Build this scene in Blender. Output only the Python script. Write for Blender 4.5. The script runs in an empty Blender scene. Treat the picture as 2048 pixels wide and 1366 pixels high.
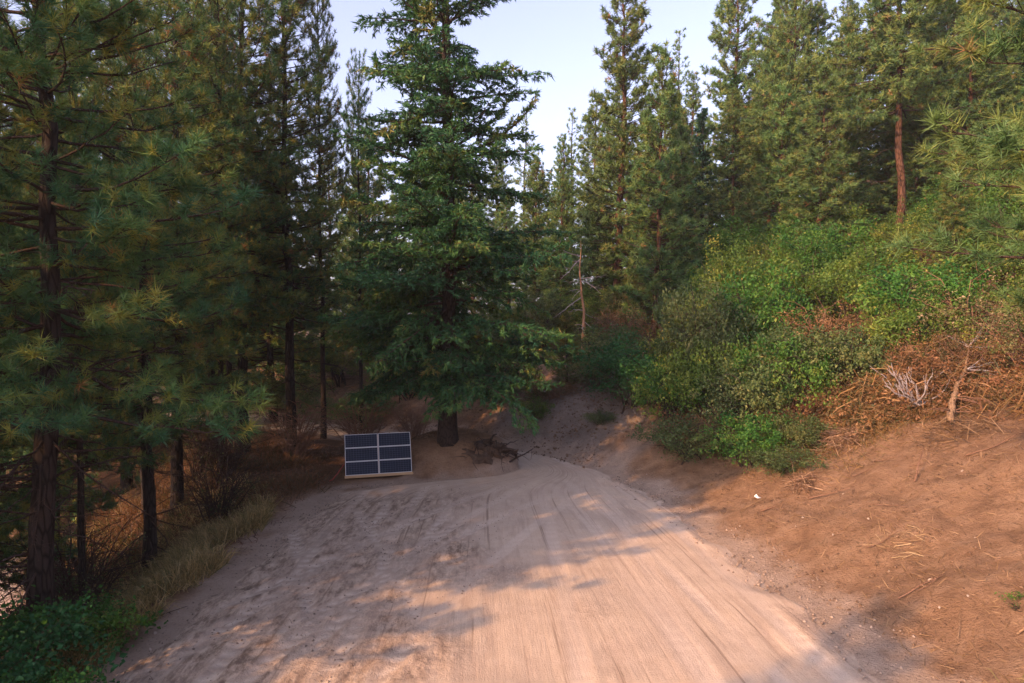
import bpy, math, random
import numpy as np

# ------------------------------------------------------------------ camera, sky, sun, exposure
scene = bpy.context.scene
C = scene.collection
R = math.radians

cam_data = bpy.data.cameras.new('camera')
cam_data.lens = 24.0
cam_data.sensor_width = 36.0
cam_data.clip_start = 0.05
cam_data.clip_end = 3000.0
cam = bpy.data.objects.new('camera', cam_data)
cam.location = (0.0, 0.0, 4.5)
cam.rotation_euler = (R(88.0), 0.0, 0.0)
C.objects.link(cam)
scene.camera = cam

SUN_ELEV = 25.0
SUN_AZ = 42.0          # the sun stands to the left and behind: light travels to +x, +y
SUN_STRENGTH = 2.95
SKY_STRENGTH = 0.15
EXPOSURE = 1.58

world = bpy.data.worlds.new('World')
scene.world = world
world.use_nodes = True
wn = world.node_tree.nodes
wl = world.node_tree.links
wn.clear()
sky = wn.new('ShaderNodeTexSky')
sky.sky_type = 'NISHITA'
sky.sun_disc = False
sky.sun_elevation = R(SUN_ELEV)
sky.sun_rotation = R(270.0 - SUN_AZ)
sky.altitude = 300.0
sky.air_density = 1.0
sky.dust_density = 4.0
sky.ozone_density = 2.0
bg = wn.new('ShaderNodeBackground')
bg.inputs['Strength'].default_value = SKY_STRENGTH
wo = wn.new('ShaderNodeOutputWorld')
smoke = wn.new('ShaderNodeHueSaturation')      # smoke in the air takes some of the blue out of the whole sky
smoke.inputs['Saturation'].default_value = 0.68
smoke.inputs['Value'].default_value = 0.9
wl.new(sky.outputs['Color'], smoke.inputs['Color'])
tone = wn.new('ShaderNodeMix'); tone.data_type = 'RGBA'; tone.blend_type = 'MULTIPLY'
tone.inputs[0].default_value = 1.0
tone.inputs[7].default_value = (1.03, 0.935, 1.06, 1.0)
wl.new(smoke.outputs['Color'], tone.inputs[6])
wl.new(tone.outputs[2], bg.inputs['Color'])
wl.new(bg.outputs['Background'], wo.inputs['Surface'])

sun_data = bpy.data.lights.new('sun', 'SUN')
sun_data.energy = SUN_STRENGTH
sun_data.angle = R(0.7)
sun_data.color = (1.0, 0.55, 0.25)
sun = bpy.data.objects.new('sun', sun_data)
sun.rotation_euler = (R(90.0 - SUN_ELEV), 0.0, R(SUN_AZ - 90.0))
sun.location = (-60, -40, 60)
C.objects.link(sun)

vs = scene.view_settings
vs.view_transform = 'Standard'
vs.look = 'None'
vs.exposure = EXPOSURE
vs.gamma = 1.0
vs.use_curve_mapping = False
scene.cycles.volume_bounces = 1
scene.cycles.max_bounces = 7
scene.cycles.diffuse_bounces = 3
scene.cycles.glossy_bounces = 2
scene.cycles.transmission_bounces = 4
scene.cycles.transparent_max_bounces = 4
scene.cycles.caustics_reflective = False
scene.cycles.caustics_refractive = False

# ------------------------------------------------------------------ shape of the land
def vnoise(x, y, seed=0):
    x = np.asarray(x, float); y = np.asarray(y, float)
    xi = np.floor(x).astype(np.int64); yi = np.floor(y).astype(np.int64)
    fx = x - xi; fy = y - yi
    fx = fx * fx * (3 - 2 * fx); fy = fy * fy * (3 - 2 * fy)
    def h(a, b):
        n = (a * 374761393 + b * 668265263 + seed * 982451653) & 0x7fffffff
        n = ((n ^ (n >> 13)) * 1274126177) & 0x7fffffff
        return ((n ^ (n >> 16)) & 0xffff) / 65535.0
    a = h(xi, yi); b = h(xi + 1, yi); c = h(xi, yi + 1); d = h(xi + 1, yi + 1)
    return (a * (1 - fx) + b * fx) * (1 - fy) + (c * (1 - fx) + d * fx) * fy - 0.5

def fbm(x, y, oct=4, seed=0):
    s = 0.0; a = 1.0
    for k in range(oct):
        s = s + a * vnoise(np.asarray(x) * 2 ** k, np.asarray(y) * 2 ** k, seed + k * 17)
        a *= 0.5
    return s

FOOT = np.array([(7.5, -40), (5.9, 0), (5.1, 8), (4.0, 16), (2.7, 20), (1.1, 22.3), (-2, 25), (-7, 28.6),
                 (-16, 33.2), (-45, 44), (-300, 120)], float)
EDGE = np.array([(-6.2, -40), (-5.5, 5), (-5.35, 14), (-6.2, 18), (-9.0, 21.5), (-12.0, 25.5), (-20, 29),
                 (-45, 37), (-300, 105)], float)

def side_dist(line, x, y):
    """signed distance to a polyline, positive on its right-hand side"""
    x = np.asarray(x, float); y = np.asarray(y, float)
    best = np.full(x.shape, 1e18); sg = np.ones(x.shape)
    for (x0, y0), (x1, y1) in zip(line[:-1], line[1:]):
        dx, dy = x1 - x0, y1 - y0
        t = np.clip(((x - x0) * dx + (y - y0) * dy) / (dx * dx + dy * dy), 0, 1)
        d2 = (x - x0 - t * dx) ** 2 + (y - y0 - t * dy) ** 2
        cr = (x - x0) * dy - (y - y0) * dx
        m = d2 < best
        best = np.where(m, d2, best); sg = np.where(m, np.sign(cr), sg)
    return np.sqrt(best) * sg

def sstep(a, b, t):
    t = np.clip((t - a) / (b - a), 0, 1)
    return t * t * (3 - 2 * t)

def land(x, y, detail=True, mound=True):
    x = np.asarray(x, float); y = np.asarray(y, float)
    df = side_dist(FOOT, x, y)
    bend = sstep(18.5, 20.5, y) * sstep(-9.0, -3.0, x) * sstep(34.0, 27.0, y)
    toe = 0.6 - 0.5 * bend                 # the cut bank at the bend rises sharply, the bank by the camera gently
    raw = np.where(df > 0, 0.40 * (np.sqrt(df * df + toe ** 2) - toe) + 0.45 * bend * (1 - np.exp(-df / 0.9)), 0.0) + 1e-4
    cap = 0.3 + 4.3 * sstep(-26, 1, x) + 0.42 * np.clip(x, 0, 70) + 1.6 * fbm(x / 25.0, y / 25.0, 2, 5) * sstep(-20, 5, x)
    hill = (raw ** -4 + cap ** -4) ** -0.25
    de = -side_dist(EDGE, x, y)
    rawd = np.where(de > 0, 0.62 * (np.sqrt(de * de + 0.25) - 0.5), 0.0) + 1e-4
    drop = (rawd ** -4 + 4.6 ** -4) ** -0.25
    z = hill - drop
    # mound that carries the fir, cut off steeply on the road side
    e = ((x + 1.75) / 2.1) ** 2 + ((y - 21.0) / 1.55) ** 2
    if mound:
        z = z + 0.95 * np.exp(-e ** 2.2) * (df < 0.6)
    # sandy shoulder heaps along the far cut bank
    z = z + 0.35 * np.exp(-(((x - 2.4) / 1.3) ** 2 + ((y - 24.6) / 1.0) ** 2))
    if detail:
        rough = sstep(-0.2, 1.5, df) + sstep(-0.1, 1.0, de) + np.exp(-e) * mound
        rough = np.clip(rough, 0, 1)
        z = z + rough * (0.24 * fbm(x / 1.6, y / 1.6, 3, 3) + 0.085 * fbm(x / 0.42, y / 0.42, 2, 9))
        z = z + (1 - rough) * 0.03 * fbm(x / 0.9, y / 0.9, 3, 21)
    return z

def ground_z(x, y):
    return float(land(np.array([x]), np.array([y]))[0])

# ------------------------------------------------------------------ mesh helpers
class Acc:
    """collects triangles and quads with one tint value per vertex"""
    def __init__(self):
        self.v = []; self.t = []; self.q = []; self.a = []; self.n = 0
    def add(self, v, tris=None, quads=None, tint=0.0):
        v = np.asarray(v, float).reshape(-1, 3)
        if len(v) == 0:
            return
        self.v.append(v)
        self.a.append(np.broadcast_to(np.asarray(tint, float), (len(v),)))
        if tris is not None and len(tris):
            self.t.append(np.asarray(tris, np.int64) + self.n)
        if quads is not None and len(quads):
            self.q.append(np.asarray(quads, np.int64) + self.n)
        self.n += len(v)
    def mesh(self, name, smooth=False, extra=None):
        me = bpy.data.meshes.new(name)
        if not self.n:
            return me
        v = np.concatenate(self.v)
        t = np.concatenate(self.t) if self.t else np.zeros((0, 3), np.int64)
        q = np.concatenate(self.q) if self.q else np.zeros((0, 4), np.int64)
        me.vertices.add(len(v))
        me.vertices.foreach_set('co', v.astype(np.float32).ravel())
        nl = len(t) * 3 + len(q) * 4
        me.loops.add(nl)
        me.loops.foreach_set('vertex_index', np.concatenate([t.ravel(), q.ravel()]).astype(np.int32))
        me.polygons.add(len(t) + len(q))
        st = np.concatenate([np.arange(len(t)) * 3, len(t) * 3 + np.arange(len(q)) * 4])
        me.polygons.foreach_set('loop_start', st.astype(np.int32))
        me.polygons.foreach_set('use_smooth', np.full(len(t) + len(q), smooth))
        at = me.attributes.new('tint', 'FLOAT', 'POINT')
        at.data.foreach_set('value', np.concatenate(self.a).astype(np.float32))
        for k, val in (extra or {}).items():
            at = me.attributes.new(k, 'FLOAT', 'POINT')
            at.data.foreach_set('value', np.asarray(val, np.float32).ravel())
        me.update(calc_edges=True)
        return me

def unit(v):
    v = np.asarray(v, float)
    return v / (np.linalg.norm(v, axis=-1, keepdims=True) + 1e-12)

def tube(acc, pts, rad, sides=6, tint=0.0, wob=0.0, rs=None, cap=True):
    pts = np.asarray(pts, float); n = len(pts)
    rad = np.broadcast_to(np.asarray(rad, float), (n,))
    tan = unit(np.gradient(pts, axis=0))
    ref = np.array([0, 0, 1.0]) if abs(tan[0, 2]) < 0.9 else np.array([1.0, 0, 0])
    a = unit(np.cross(tan, ref)); b = np.cross(tan, a)
    ang = np.arange(sides) * 2 * np.pi / sides
    rr = rad[:, None] * np.ones(sides)
    if wob and rs is not None:
        rr = rr * (1 + wob * rs.uniform(-1, 1, (n, sides)))
    v = pts[:, None, :] + rr[..., None] * (np.cos(ang)[None, :, None] * a[:, None, :] + np.sin(ang)[None, :, None] * b[:, None, :])
    i = np.arange(n - 1)[:, None] * sides; j = np.arange(sides)[None, :]; k = (j + 1) % sides
    q = np.stack([i + j, i + k, i + sides + k, i + sides + j], -1).reshape(-1, 4)
    t = [(0, (m + 1) % sides, m) for m in range(1, sides - 1)] if cap else None
    e = (n - 1) * sides
    tris = ([(0, m + 1, m) for m in range(1, sides - 1)] + [(e, e + m, e + m + 1) for m in range(1, sides - 1)]) if cap else None
    acc.add(v.reshape(-1, 3), tris, q, tint)

def blades(acc, P, D, L, W, tint, rs, curve=0.0):
    """thin tapering triangles from P along D; with curve, two-segment blades that sag"""
    P = np.asarray(P, float); D = unit(D); n = len(P)
    L = np.broadcast_to(np.asarray(L, float), (n,)); W = np.broadcast_to(np.asarray(W, float), (n,))
    tint = np.broadcast_to(np.asarray(tint, float), (n,))
    S = unit(np.cross(D, rs.normal(size=(n, 3)))) * (W / 2)[:, None]
    tip = P + D * L[:, None]
    if curve:
        mid = P + D * (L * 0.55)[:, None]
        tip = tip - np.array([0, 0, 1.0]) * (L * curve)[:, None]
        v = np.stack([P - S, P + S, mid + S * 0.8, mid - S * 0.8, tip], 1)
        b = np.arange(n)[:, None] * 5
        acc.add(v.reshape(-1, 3), b + np.array([[3, 2, 4]]), b + np.array([[0, 1, 2, 3]]), np.repeat(tint, 5))
    else:
        v = np.stack([P - S, P + S, tip], 1)
        acc.add(v.reshape(-1, 3), np.arange(3 * n).reshape(-1, 3), None, np.repeat(tint, 3))

def leaves(acc, P, N, size, tint, rs, aspect=0.6):
    """pointed four-sided leaves, each slightly folded along its midrib"""
    P = np.asarray(P, float); n = len(P); N = unit(N)
    A = unit(np.cross(N, rs.normal(size=(n, 3)))); B = np.cross(N, A)
    size = np.broadcast_to(np.asarray(size, float), (n,))[:, None]
    tint = np.broadcast_to(np.asarray(tint, float), (n,))
    v = np.stack([P - A * size * 0.5, P + B * size * aspect * 0.5 + N * size * 0.12, P + A * size * 0.5,
                  P - B * size * aspect * 0.5 + N * size * 0.12], 1)
    b = np.arange(n)[:, None] * 4
    t = np.concatenate([b + np.array([[0, 1, 2]]), b + np.array([[0, 2, 3]])])
    acc.add(v.reshape(-1, 3), t, None, np.repeat(tint, 4))

def box(acc, lo, hi, tint=0.0):
    x0, y0, z0 = lo; x1, y1, z1 = hi
    v = [(x0, y0, z0), (x1, y0, z0), (x1, y1, z0), (x0, y1, z0), (x0, y0, z1), (x1, y0, z1), (x1, y1, z1), (x0, y1, z1)]
    acc.add(v, None, [(3, 2, 1, 0), (4, 5, 6, 7), (0, 1, 5, 4), (1, 2, 6, 5), (2, 3, 7, 6), (3, 0, 4, 7)], tint)

# ------------------------------------------------------------------ object helpers
def obj(name, me, material=None, parent=None):
    o = bpy.data.objects.new(name, me)
    C.objects.link(o)
    if material is not None:
        if not me.materials:
            me.materials.append(material)
        o.material_slots[0].link = 'OBJECT'
        o.material_slots[0].material = material
    if parent is not None:
        o.parent = parent
    return o

def tag(o, label=None, cat=None, group=None, kind=None):
    if label: o['label'] = label
    if cat: o['category'] = cat
    if group: o['group'] = group
    if kind: o['kind'] = kind
    return o

def thing(name, label, cat, loc=(0, 0, 0), rotz=0.0, group=None, scale=1.0):
    o = bpy.data.objects.new(name, None)
    o.empty_display_size = 0.2
    C.objects.link(o)
    o.location = loc; o.rotation_euler = (0, 0, rotz)
    o.scale = scale if isinstance(scale, tuple) else (scale,) * 3
    return tag(o, label, cat, group)

# ------------------------------------------------------------------ materials
class Nodes:
    def __init__(self, name):
        self.m = bpy.data.materials.new(name); self.m.use_nodes = True
        self.t = self.m.node_tree; self.t.nodes.clear()
        self.out = self.t.nodes.new('ShaderNodeOutputMaterial')
    def n(self, typ, **kw):
        nd = self.t.nodes.new(typ)
        for k, v in kw.items():
            if k == 'inp':
                for a, b in v.items():
                    if hasattr(b, 'is_linked') or hasattr(b, 'links'):
                        self.t.links.new(b, nd.inputs[a])
                    else:
                        nd.inputs[a].default_value = b
            else:
                setattr(nd, k, v)
        return nd
    def noise(self, vec, scale, detail=4, rough=0.55):
        nd = self.n('ShaderNodeTexNoise', inp={'Scale': scale, 'Detail': detail, 'Roughness': rough})
        if vec is not None: self.t.links.new(vec, nd.inputs['Vector'])
        return nd.outputs['Fac']
    def ramp(self, fac, stops):
        r = self.n('ShaderNodeValToRGB')
        while len(r.color_ramp.elements) < len(stops):
            r.color_ramp.elements.new(0.5)
        for e, (p, c) in zip(r.color_ramp.elements, stops):
            e.position = p; e.color = (c[0], c[1], c[2], 1) if not isinstance(c, (int, float)) else (c, c, c, 1)
        self.t.links.new(fac, r.inputs['Fac'])
        return r.outputs['Color']
    def mix(self, fac, a, b, mode='MIX'):
        m = self.n('ShaderNodeMix', data_type='RGBA', blend_type=mode)
        for idx, val in ((0, fac), (6, a), (7, b)):
            if hasattr(val, 'links'): self.t.links.new(val, m.inputs[idx])
            else: m.inputs[idx].default_value = val if idx == 0 else (val[0], val[1], val[2], 1)
        return m.outputs[2]
    def math(self, op, a, b=0.0):
        m = self.n('ShaderNodeMath', operation=op)
        for i, val in enumerate((a, b)):
            if hasattr(val, 'links'): self.t.links.new(val, m.inputs[i])
            else: m.inputs[i].default_value = val
        return m.outputs[0]
    def attr(self, name):
        return self.n('ShaderNodeAttribute', attribute_name=name).outputs['Fac']
    def coord(self, which='Object'):
        return self.n('ShaderNodeTexCoord').outputs[which]
    def mapping(self, vec, scale):
        return self.n('ShaderNodeMapping', inp={'Vector': vec, 'Scale': scale}).outputs[0]
    def bump(self, height, strength=0.4, dist=0.02):
        return self.n('ShaderNodeBump', inp={'Height': height, 'Strength': strength, 'Distance': dist}).outputs[0]
    def surf(self, color, rough=0.85, normal=None, spec=0.2, metal=0.0):
        p = self.n('ShaderNodeBsdfPrincipled', inp={'Roughness': rough, 'Specular IOR Level': spec, 'Metallic': metal})
        if hasattr(color, 'links'): self.t.links.new(color, p.inputs['Base Color'])
        else: p.inputs['Base Color'].default_value = (*color, 1)
        if normal is not None: self.t.links.new(normal, p.inputs['Normal'])
        return p.outputs[0]
    def done(self, shader):
        self.t.links.new(shader, self.out.inputs['Surface'])
        return self.m

def leaf_mat(name, stops, trans=0.3, rough=0.55, var=0.25, warm=(1.0, 0.95, 0.6)):
    """foliage: colour by the tint of each tuft or leaf, shifted a little from plant to plant, partly translucent"""
    k = Nodes(name)
    col = k.ramp(k.attr('tint'), stops)
    rnd = k.n('ShaderNodeObjectInfo').outputs['Random']
    hsv = k.n('ShaderNodeHueSaturation', inp={'Color': col,
              'Hue': k.math('ADD', k.math('MULTIPLY', rnd, 0.03), 0.485),
              'Value': k.math('ADD', k.math('MULTIPLY', rnd, var), 1.0 - var / 2)})
    c = hsv.outputs[0]
    p = k.surf(c, rough, None, 0.25)
    t = k.n('ShaderNodeBsdfTranslucent', inp={'Color': k.mix(1.0, c, warm, 'MULTIPLY')})
    mx = k.n('ShaderNodeMixShader', inp={0: trans})
    k.t.links.new(p, mx.inputs[1]); k.t.links.new(t.outputs[0], mx.inputs[2])
    return k.done(mx.outputs[0])

def bark_mat(name, dark, light, scale=6.0, plates=True):
    k = Nodes(name)
    co = k.coord()
    mp = k.mapping(co, (scale, scale, scale * 0.22))
    n1 = k.noise(mp, 2.0, 6, 0.65)
    vo = k.n('ShaderNodeTexVoronoi', feature='DISTANCE_TO_EDGE', inp={'Vector': mp, 'Scale': 2.2})
    crack = k.ramp(vo.outputs['Distance'], [(0.0, 0.0), (0.16, 1.0)])
    col = k.mix(n1, dark, light)
    if plates:
        col = k.mix(crack, (dark[0] * 0.45, dark[1] * 0.4, dark[2] * 0.4), col)
    h = k.math('ADD', k.math('MULTIPLY', crack, 0.6), n1)
    return k.done(k.surf(col, 0.9, k.bump(h, 0.7, 0.03), 0.15))

M = {}
M['pine_needles'] = leaf_mat('pine_needles', [(0.0, (0.036, 0.115, 0.05)), (0.45, (0.095, 0.18, 0.054)), (0.75, (0.22, 0.245, 0.05)),
    (0.9, (0.27, 0.22, 0.055)), (1.0, (0.28, 0.13, 0.055))], 0.25)
M['pine_needles_light'] = leaf_mat('pine_needles_light', [(0.0, (0.05, 0.12, 0.042)), (0.5, (0.115, 0.195, 0.055)), (0.85, (0.2, 0.245, 0.06)),
    (0.97, (0.22, 0.18, 0.07)), (1.0, (0.3, 0.15, 0.07))], 0.25)
M['pine_needles_young'] = leaf_mat('pine_needles_young', [(0.0, (0.06, 0.105, 0.03)), (0.5, (0.12, 0.155, 0.035)), (1.0, (0.24, 0.18, 0.05))], 0.3)
M['fir_needles'] = leaf_mat('fir_needles', [(0.0, (0.016, 0.06, 0.026)), (0.5, (0.036, 0.115, 0.036)), (0.85, (0.1, 0.16, 0.035)), (1.0, (0.16, 0.14, 0.04))], 0.22)
M['fir_needles_blue'] = leaf_mat('fir_needles_blue', [(0.0, (0.026, 0.085, 0.05)), (0.6, (0.05, 0.13, 0.062)), (1.0, (0.11, 0.17, 0.055))], 0.22)
M['leaf_green'] = leaf_mat('leaf_green', [(0.0, (0.025, 0.085, 0.018)), (0.5, (0.055, 0.15, 0.024)), (0.85, (0.11, 0.2, 0.032)), (1.0, (0.19, 0.23, 0.045))], 0.38)
M['leaf_deep'] = leaf_mat('leaf_deep', [(0.0, (0.016, 0.08, 0.028)), (0.6, (0.03, 0.135, 0.042)), (1.0, (0.075, 0.18, 0.045))], 0.35)
M['leaf_yellow'] = leaf_mat('leaf_yellow', [(0.0, (0.045, 0.1, 0.02)), (0.45, (0.1, 0.165, 0.027)), (0.85, (0.18, 0.225, 0.04)), (1.0, (0.29, 0.27, 0.06))], 0.38)
M['leaf_olive'] = leaf_mat('leaf_olive', [(0.0, (0.045, 0.085, 0.03)), (0.6, (0.095, 0.14, 0.045)), (1.0, (0.19, 0.19, 0.065))], 0.35)
M['leaf_dry'] = leaf_mat('leaf_dry', [(0.0, (0.055, 0.06, 0.025)), (0.3, (0.13, 0.085, 0.035)), (0.75, (0.24, 0.125, 0.055)), (1.0, (0.34, 0.2, 0.1))], 0.3)
M['leaf_pale'] = leaf_mat('leaf_pale', [(0.0, (0.05, 0.1, 0.03)), (0.45, (0.11, 0.16, 0.045)), (0.8, (0.24, 0.22, 0.09)), (1.0, (0.42, 0.34, 0.2))], 0.35)
M['dry_grass'] = leaf_mat('dry_grass', [(0.0, (0.1, 0.12, 0.04)), (0.4, (0.24, 0.19, 0.075)), (1.0, (0.48, 0.36, 0.17))], 0.3)
M['litter'] = leaf_mat('litter', [(0.0, (0.05, 0.032, 0.022)), (0.5, (0.13, 0.07, 0.036)), (1.0, (0.27, 0.165, 0.095))], 0.1)
M['straw'] = leaf_mat('straw', [(0.0, (0.16, 0.1, 0.06)), (0.5, (0.3, 0.19, 0.11)), (1.0, (0.45, 0.33, 0.2))], 0.2)
M['bark_dark'] = bark_mat('bark_dark', (0.02, 0.016, 0.014), (0.055, 0.041, 0.034))
M['bark_red'] = bark_mat('bark_red', (0.055, 0.028, 0.018), (0.14, 0.07, 0.042))
M['bark_fir'] = bark_mat('bark_fir', (0.025, 0.019, 0.017), (0.065, 0.046, 0.037), 8.0)
M['bark_snag'] = bark_mat('bark_snag', (0.2, 0.1, 0.055), (0.38, 0.22, 0.13), 5.0, False)
M['twig'] = bark_mat('twig', (0.03, 0.02, 0.017), (0.075, 0.05, 0.04), 9.0, False)
M['twig_red'] = bark_mat('twig_red', (0.13, 0.07, 0.045), (0.26, 0.15, 0.1), 9.0, False)
M['wood_grey'] = bark_mat('wood_grey', (0.17, 0.15, 0.15), (0.36, 0.32, 0.32), 7.0, False)
M['log_pale'] = bark_mat('log_pale', (0.14, 0.085, 0.05), (0.3, 0.2, 0.12), 5.0, False)

def soil_mat():
    k = Nodes('soil')
    co = k.coord()
    n1 = k.noise(co, 0.35, 5); n2 = k.noise(co, 2.2, 7, 0.68); n3 = k.noise(co, 26.0, 5, 0.72); n4 = k.noise(k.mapping(co, (1.0, 2.4, 1.0)), 1.1, 6, 0.7)
    brown = k.ramp(n2, [(0.25, (0.125, 0.073, 0.044)), (0.48, (0.23, 0.137, 0.081)), (0.75, (0.33, 0.21, 0.13))])
    grey = k.ramp(n2, [(0.25, (0.13, 0.1, 0.083)), (0.55, (0.235, 0.186, 0.153)), (0.85, (0.32, 0.26, 0.212))])
    pale = k.ramp(n1, [(0.3, (0.36, 0.3, 0.28)), (0.7, (0.52, 0.46, 0.44))])
    duff = k.ramp(n3, [(0.3, (0.05, 0.03, 0.018)), (0.55, (0.11, 0.058, 0.03)), (0.8, (0.2, 0.11, 0.055))])
    dust = k.ramp(n2, [(0.25, (0.3, 0.22, 0.165)), (0.6, (0.4, 0.3, 0.23)), (0.85, (0.46, 0.36, 0.28))])
    c = k.mix(k.ramp(n4, [(0.5, 0.0), (0.68, 0.6)]), brown, (0.3, 0.2, 0.13))
    c = k.mix(k.attr('sandy'), c, grey)
    c = k.mix(k.attr('dust'), c, dust)
    c = k.mix(k.attr('duff'), c, duff)
    c = k.mix(k.attr('pale'), c, pale)
    c = k.mix(k.ramp(n3, [(0.32, 0.55), (0.46, 0.0)]), c, (0.07, 0.045, 0.03))
    c = k.mix(k.ramp(n3, [(0.58, 0.0), (0.75, 0.5)]), c, (0.36, 0.26, 0.18))
    h = k.math('ADD', k.math('MULTIPLY', n2, 1.6), k.math('MULTIPLY', n3, 0.7))
    return k.done(k.surf(c, 0.95, k.bump(h, 1.0, 0.09), 0.1))
M['soil'] = soil_mat()

def road_mat():
    k = Nodes('road_dust')
    co = k.coord(); fl = k.attr('across'); al = k.attr('along')
    def flow(sx, sy):
        return k.n('ShaderNodeCombineXYZ', inp={'X': k.math('MULTIPLY', fl, sx), 'Y': k.math('MULTIPLY', al, sy)}).outputs[0]
    st = k.noise(flow(26.0, 0.22), 1.6, 6, 0.7)                       # streaks along the graded surface
    ln = k.noise(flow(90.0, 0.12), 1.0, 3, 0.6)                       # thin scrape lines
    n1 = k.noise(co, 0.7, 5); n2 = k.noise(co, 3.0, 7, 0.72); n3 = k.noise(co, 38.0, 5, 0.75); n4 = k.noise(flow(24.0, 0.9), 2.6, 7, 0.75)
    base = k.ramp(n2, [(0.2, (0.39, 0.3, 0.222)), (0.5, (0.46, 0.357, 0.268)), (0.8, (0.51, 0.4, 0.31))])
    loose = k.ramp(n4, [(0.4, (0.15, 0.104, 0.075)), (0.5, (0.33, 0.245, 0.18)), (0.6, (0.48, 0.37, 0.28))])
    rough = k.attr('loose')
    c = k.mix(rough, base, loose)
    c = k.mix(k.ramp(st, [(0.38, 0.5), (0.5, 0.0)]), c, (0.31, 0.225, 0.17))
    c = k.mix(k.ramp(ln, [(0.34, 0.8), (0.4, 0.0)]), c, (0.2, 0.14, 0.1))
    c = k.mix(k.ramp(n1, [(0.35, 0.35), (0.6, 0.0)]), c, (0.33, 0.25, 0.2))
    c = k.mix(k.math('MULTIPLY', k.attr('track'), 0.9), c, (0.52, 0.415, 0.33))
    c = k.mix(k.math('MULTIPLY', k.attr('tread'), 0.6), c, (0.25, 0.18, 0.135))
    c = k.mix(k.ramp(n3, [(0.3, 0.5), (0.45, 0.0)]), c, (0.2, 0.14, 0.1))
    h = k.math('ADD', k.math('ADD', k.math('MULTIPLY', st, 0.5), k.math('MULTIPLY', n3, 0.3)), k.math('MULTIPLY', n2, k.math('ADD', k.math('MULTIPLY', rough, 2.0), 0.15)))
    h = k.math('ADD', h, k.math('MULTIPLY', ln, 0.25))
    return k.done(k.surf(c, 0.95, k.bump(h, 0.8, 0.045), 0.1))
M['road'] = road_mat()

def plain_mat(name, col, rough=0.6, metal=0.0, spec=0.3, grain=12.0, amt=0.25):
    k = Nodes(name)
    n = k.noise(k.coord(), grain, 4)
    c = k.mix(k.math('MULTIPLY', n, amt), col, tuple(x * 0.45 for x in col))
    return k.done(k.surf(c, rough, None, spec, metal))
M['panel_frame'] = plain_mat('panel_frame', (0.5, 0.5, 0.5), 0.5, 0.3)
M['lumber'] = plain_mat('lumber', (0.42, 0.27, 0.14), 0.7)
M['paper'] = plain_mat('paper', (0.75, 0.74, 0.72), 0.7)
M['stone'] = plain_mat('stone', (0.34, 0.28, 0.23), 0.85)
M['strap'] = plain_mat('strap', (0.35, 0.05, 0.04), 0.6)

def cell_mat():
    k = Nodes('solar_cells')
    co = k.coord('UV')
    sx = k.n('ShaderNodeSeparateXYZ', inp={'Vector': co})
    def grid(o, n, w):
        f = k.math('FRACT', k.math('MULTIPLY', o, n))
        d = k.math('ABSOLUTE', k.math('SUBTRACT', f, 0.5))
        return k.math('GREATER_THAN', d, 0.5 - w)
    g = k.math('MAXIMUM', grid(sx.outputs[0], 12.0, 0.035), grid(sx.outputs[1], 6.0, 0.045))
    fine = k.math('MULTIPLY', grid(sx.outputs[0], 60.0, 0.12), 0.25)
    n = k.noise(co, 4.0, 3)
    c = k.mix(n, (0.003, 0.005, 0.013), (0.006, 0.011, 0.028))
    c = k.mix(fine, c, (0.03, 0.045, 0.09))
    c = k.mix(k.math('MULTIPLY', g, 0.6), c, (0.1, 0.12, 0.16))
    return k.done(k.surf(c, 0.1, None, 0.1))
M['cells'] = cell_mat()

# ------------------------------------------------------------------ ground: one sheet, fine near the camera, coarse to the horizon
def axis(lo, hi, fine_lo, fine_hi, step, grow=1.13):
    a = list(np.arange(fine_lo, fine_hi + 1e-6, step))
    s = step
    while a[-1] < hi:
        s *= grow; a.append(a[-1] + s)
    s = step; b = [fine_lo]
    while b[-1] > lo:
        s *= grow; b.append(b[-1] - s)
    return np.array(b[:0:-1] + a)

def grid_faces(ny, nx):
    i = np.arange(ny - 1)[:, None] * nx; j = np.arange(nx - 1)[None, :]
    return np.stack([i + j, i + j + 1, i + nx + j + 1, i + nx + j], -1).reshape(-1, 4)

ROAD_L = np.array([(-5.3, -6), (-5.2, 1), (-5.1, 8), (-5.05, 12), (-5.0, 15), (-4.6, 18.1), (-1.6, 18.75), (0.2, 19.5), (0.15, 21.2), (-2.4, 23.3), (-7.5, 26.3), (-17, 30.6), (-30, 34.6)], float)
ROAD_R = np.array([(6.3, -6), (5.85, 1), (5.1, 8), (4.6, 12), (4.15, 15.3), (3.6, 17.7), (3.1, 19), (2.6, 20.2), (1.0, 22.4), (-2, 24.9), (-7, 28.5), (-16.5, 33.2), (-30, 38.0)], float)

def smooth_line(P, n):
    d = np.r_[0, np.cumsum(np.linalg.norm(np.diff(0.5 * (ROAD_L + ROAD_R), axis=0), axis=1))]
    s = np.linspace(0, d[-1], n)
    out = np.stack([np.interp(s, d, P[:, 0]), np.interp(s, d, P[:, 1])], 1)
    w = 31; ker = np.hanning(w + 2)[1:-1]; ker /= ker.sum()
    pad = np.pad(out, ((w // 2, w // 2), (0, 0)), mode='reflect', reflect_type='odd')
    return np.stack([np.convolve(pad[:, k], ker, 'valid') for k in range(2)], 1), s

NS, NC = 500, 160
Ls, S_ = smooth_line(ROAD_L, NS); Rs, _ = smooth_line(ROAD_R, NS)
cc = np.linspace(-0.03, 1.03, NC)
RX = Ls[:, None, 0] * (1 - cc) + Rs[:, None, 0] * cc
RY = Ls[:, None, 1] * (1 - cc) + Rs[:, None, 1] * cc

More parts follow.
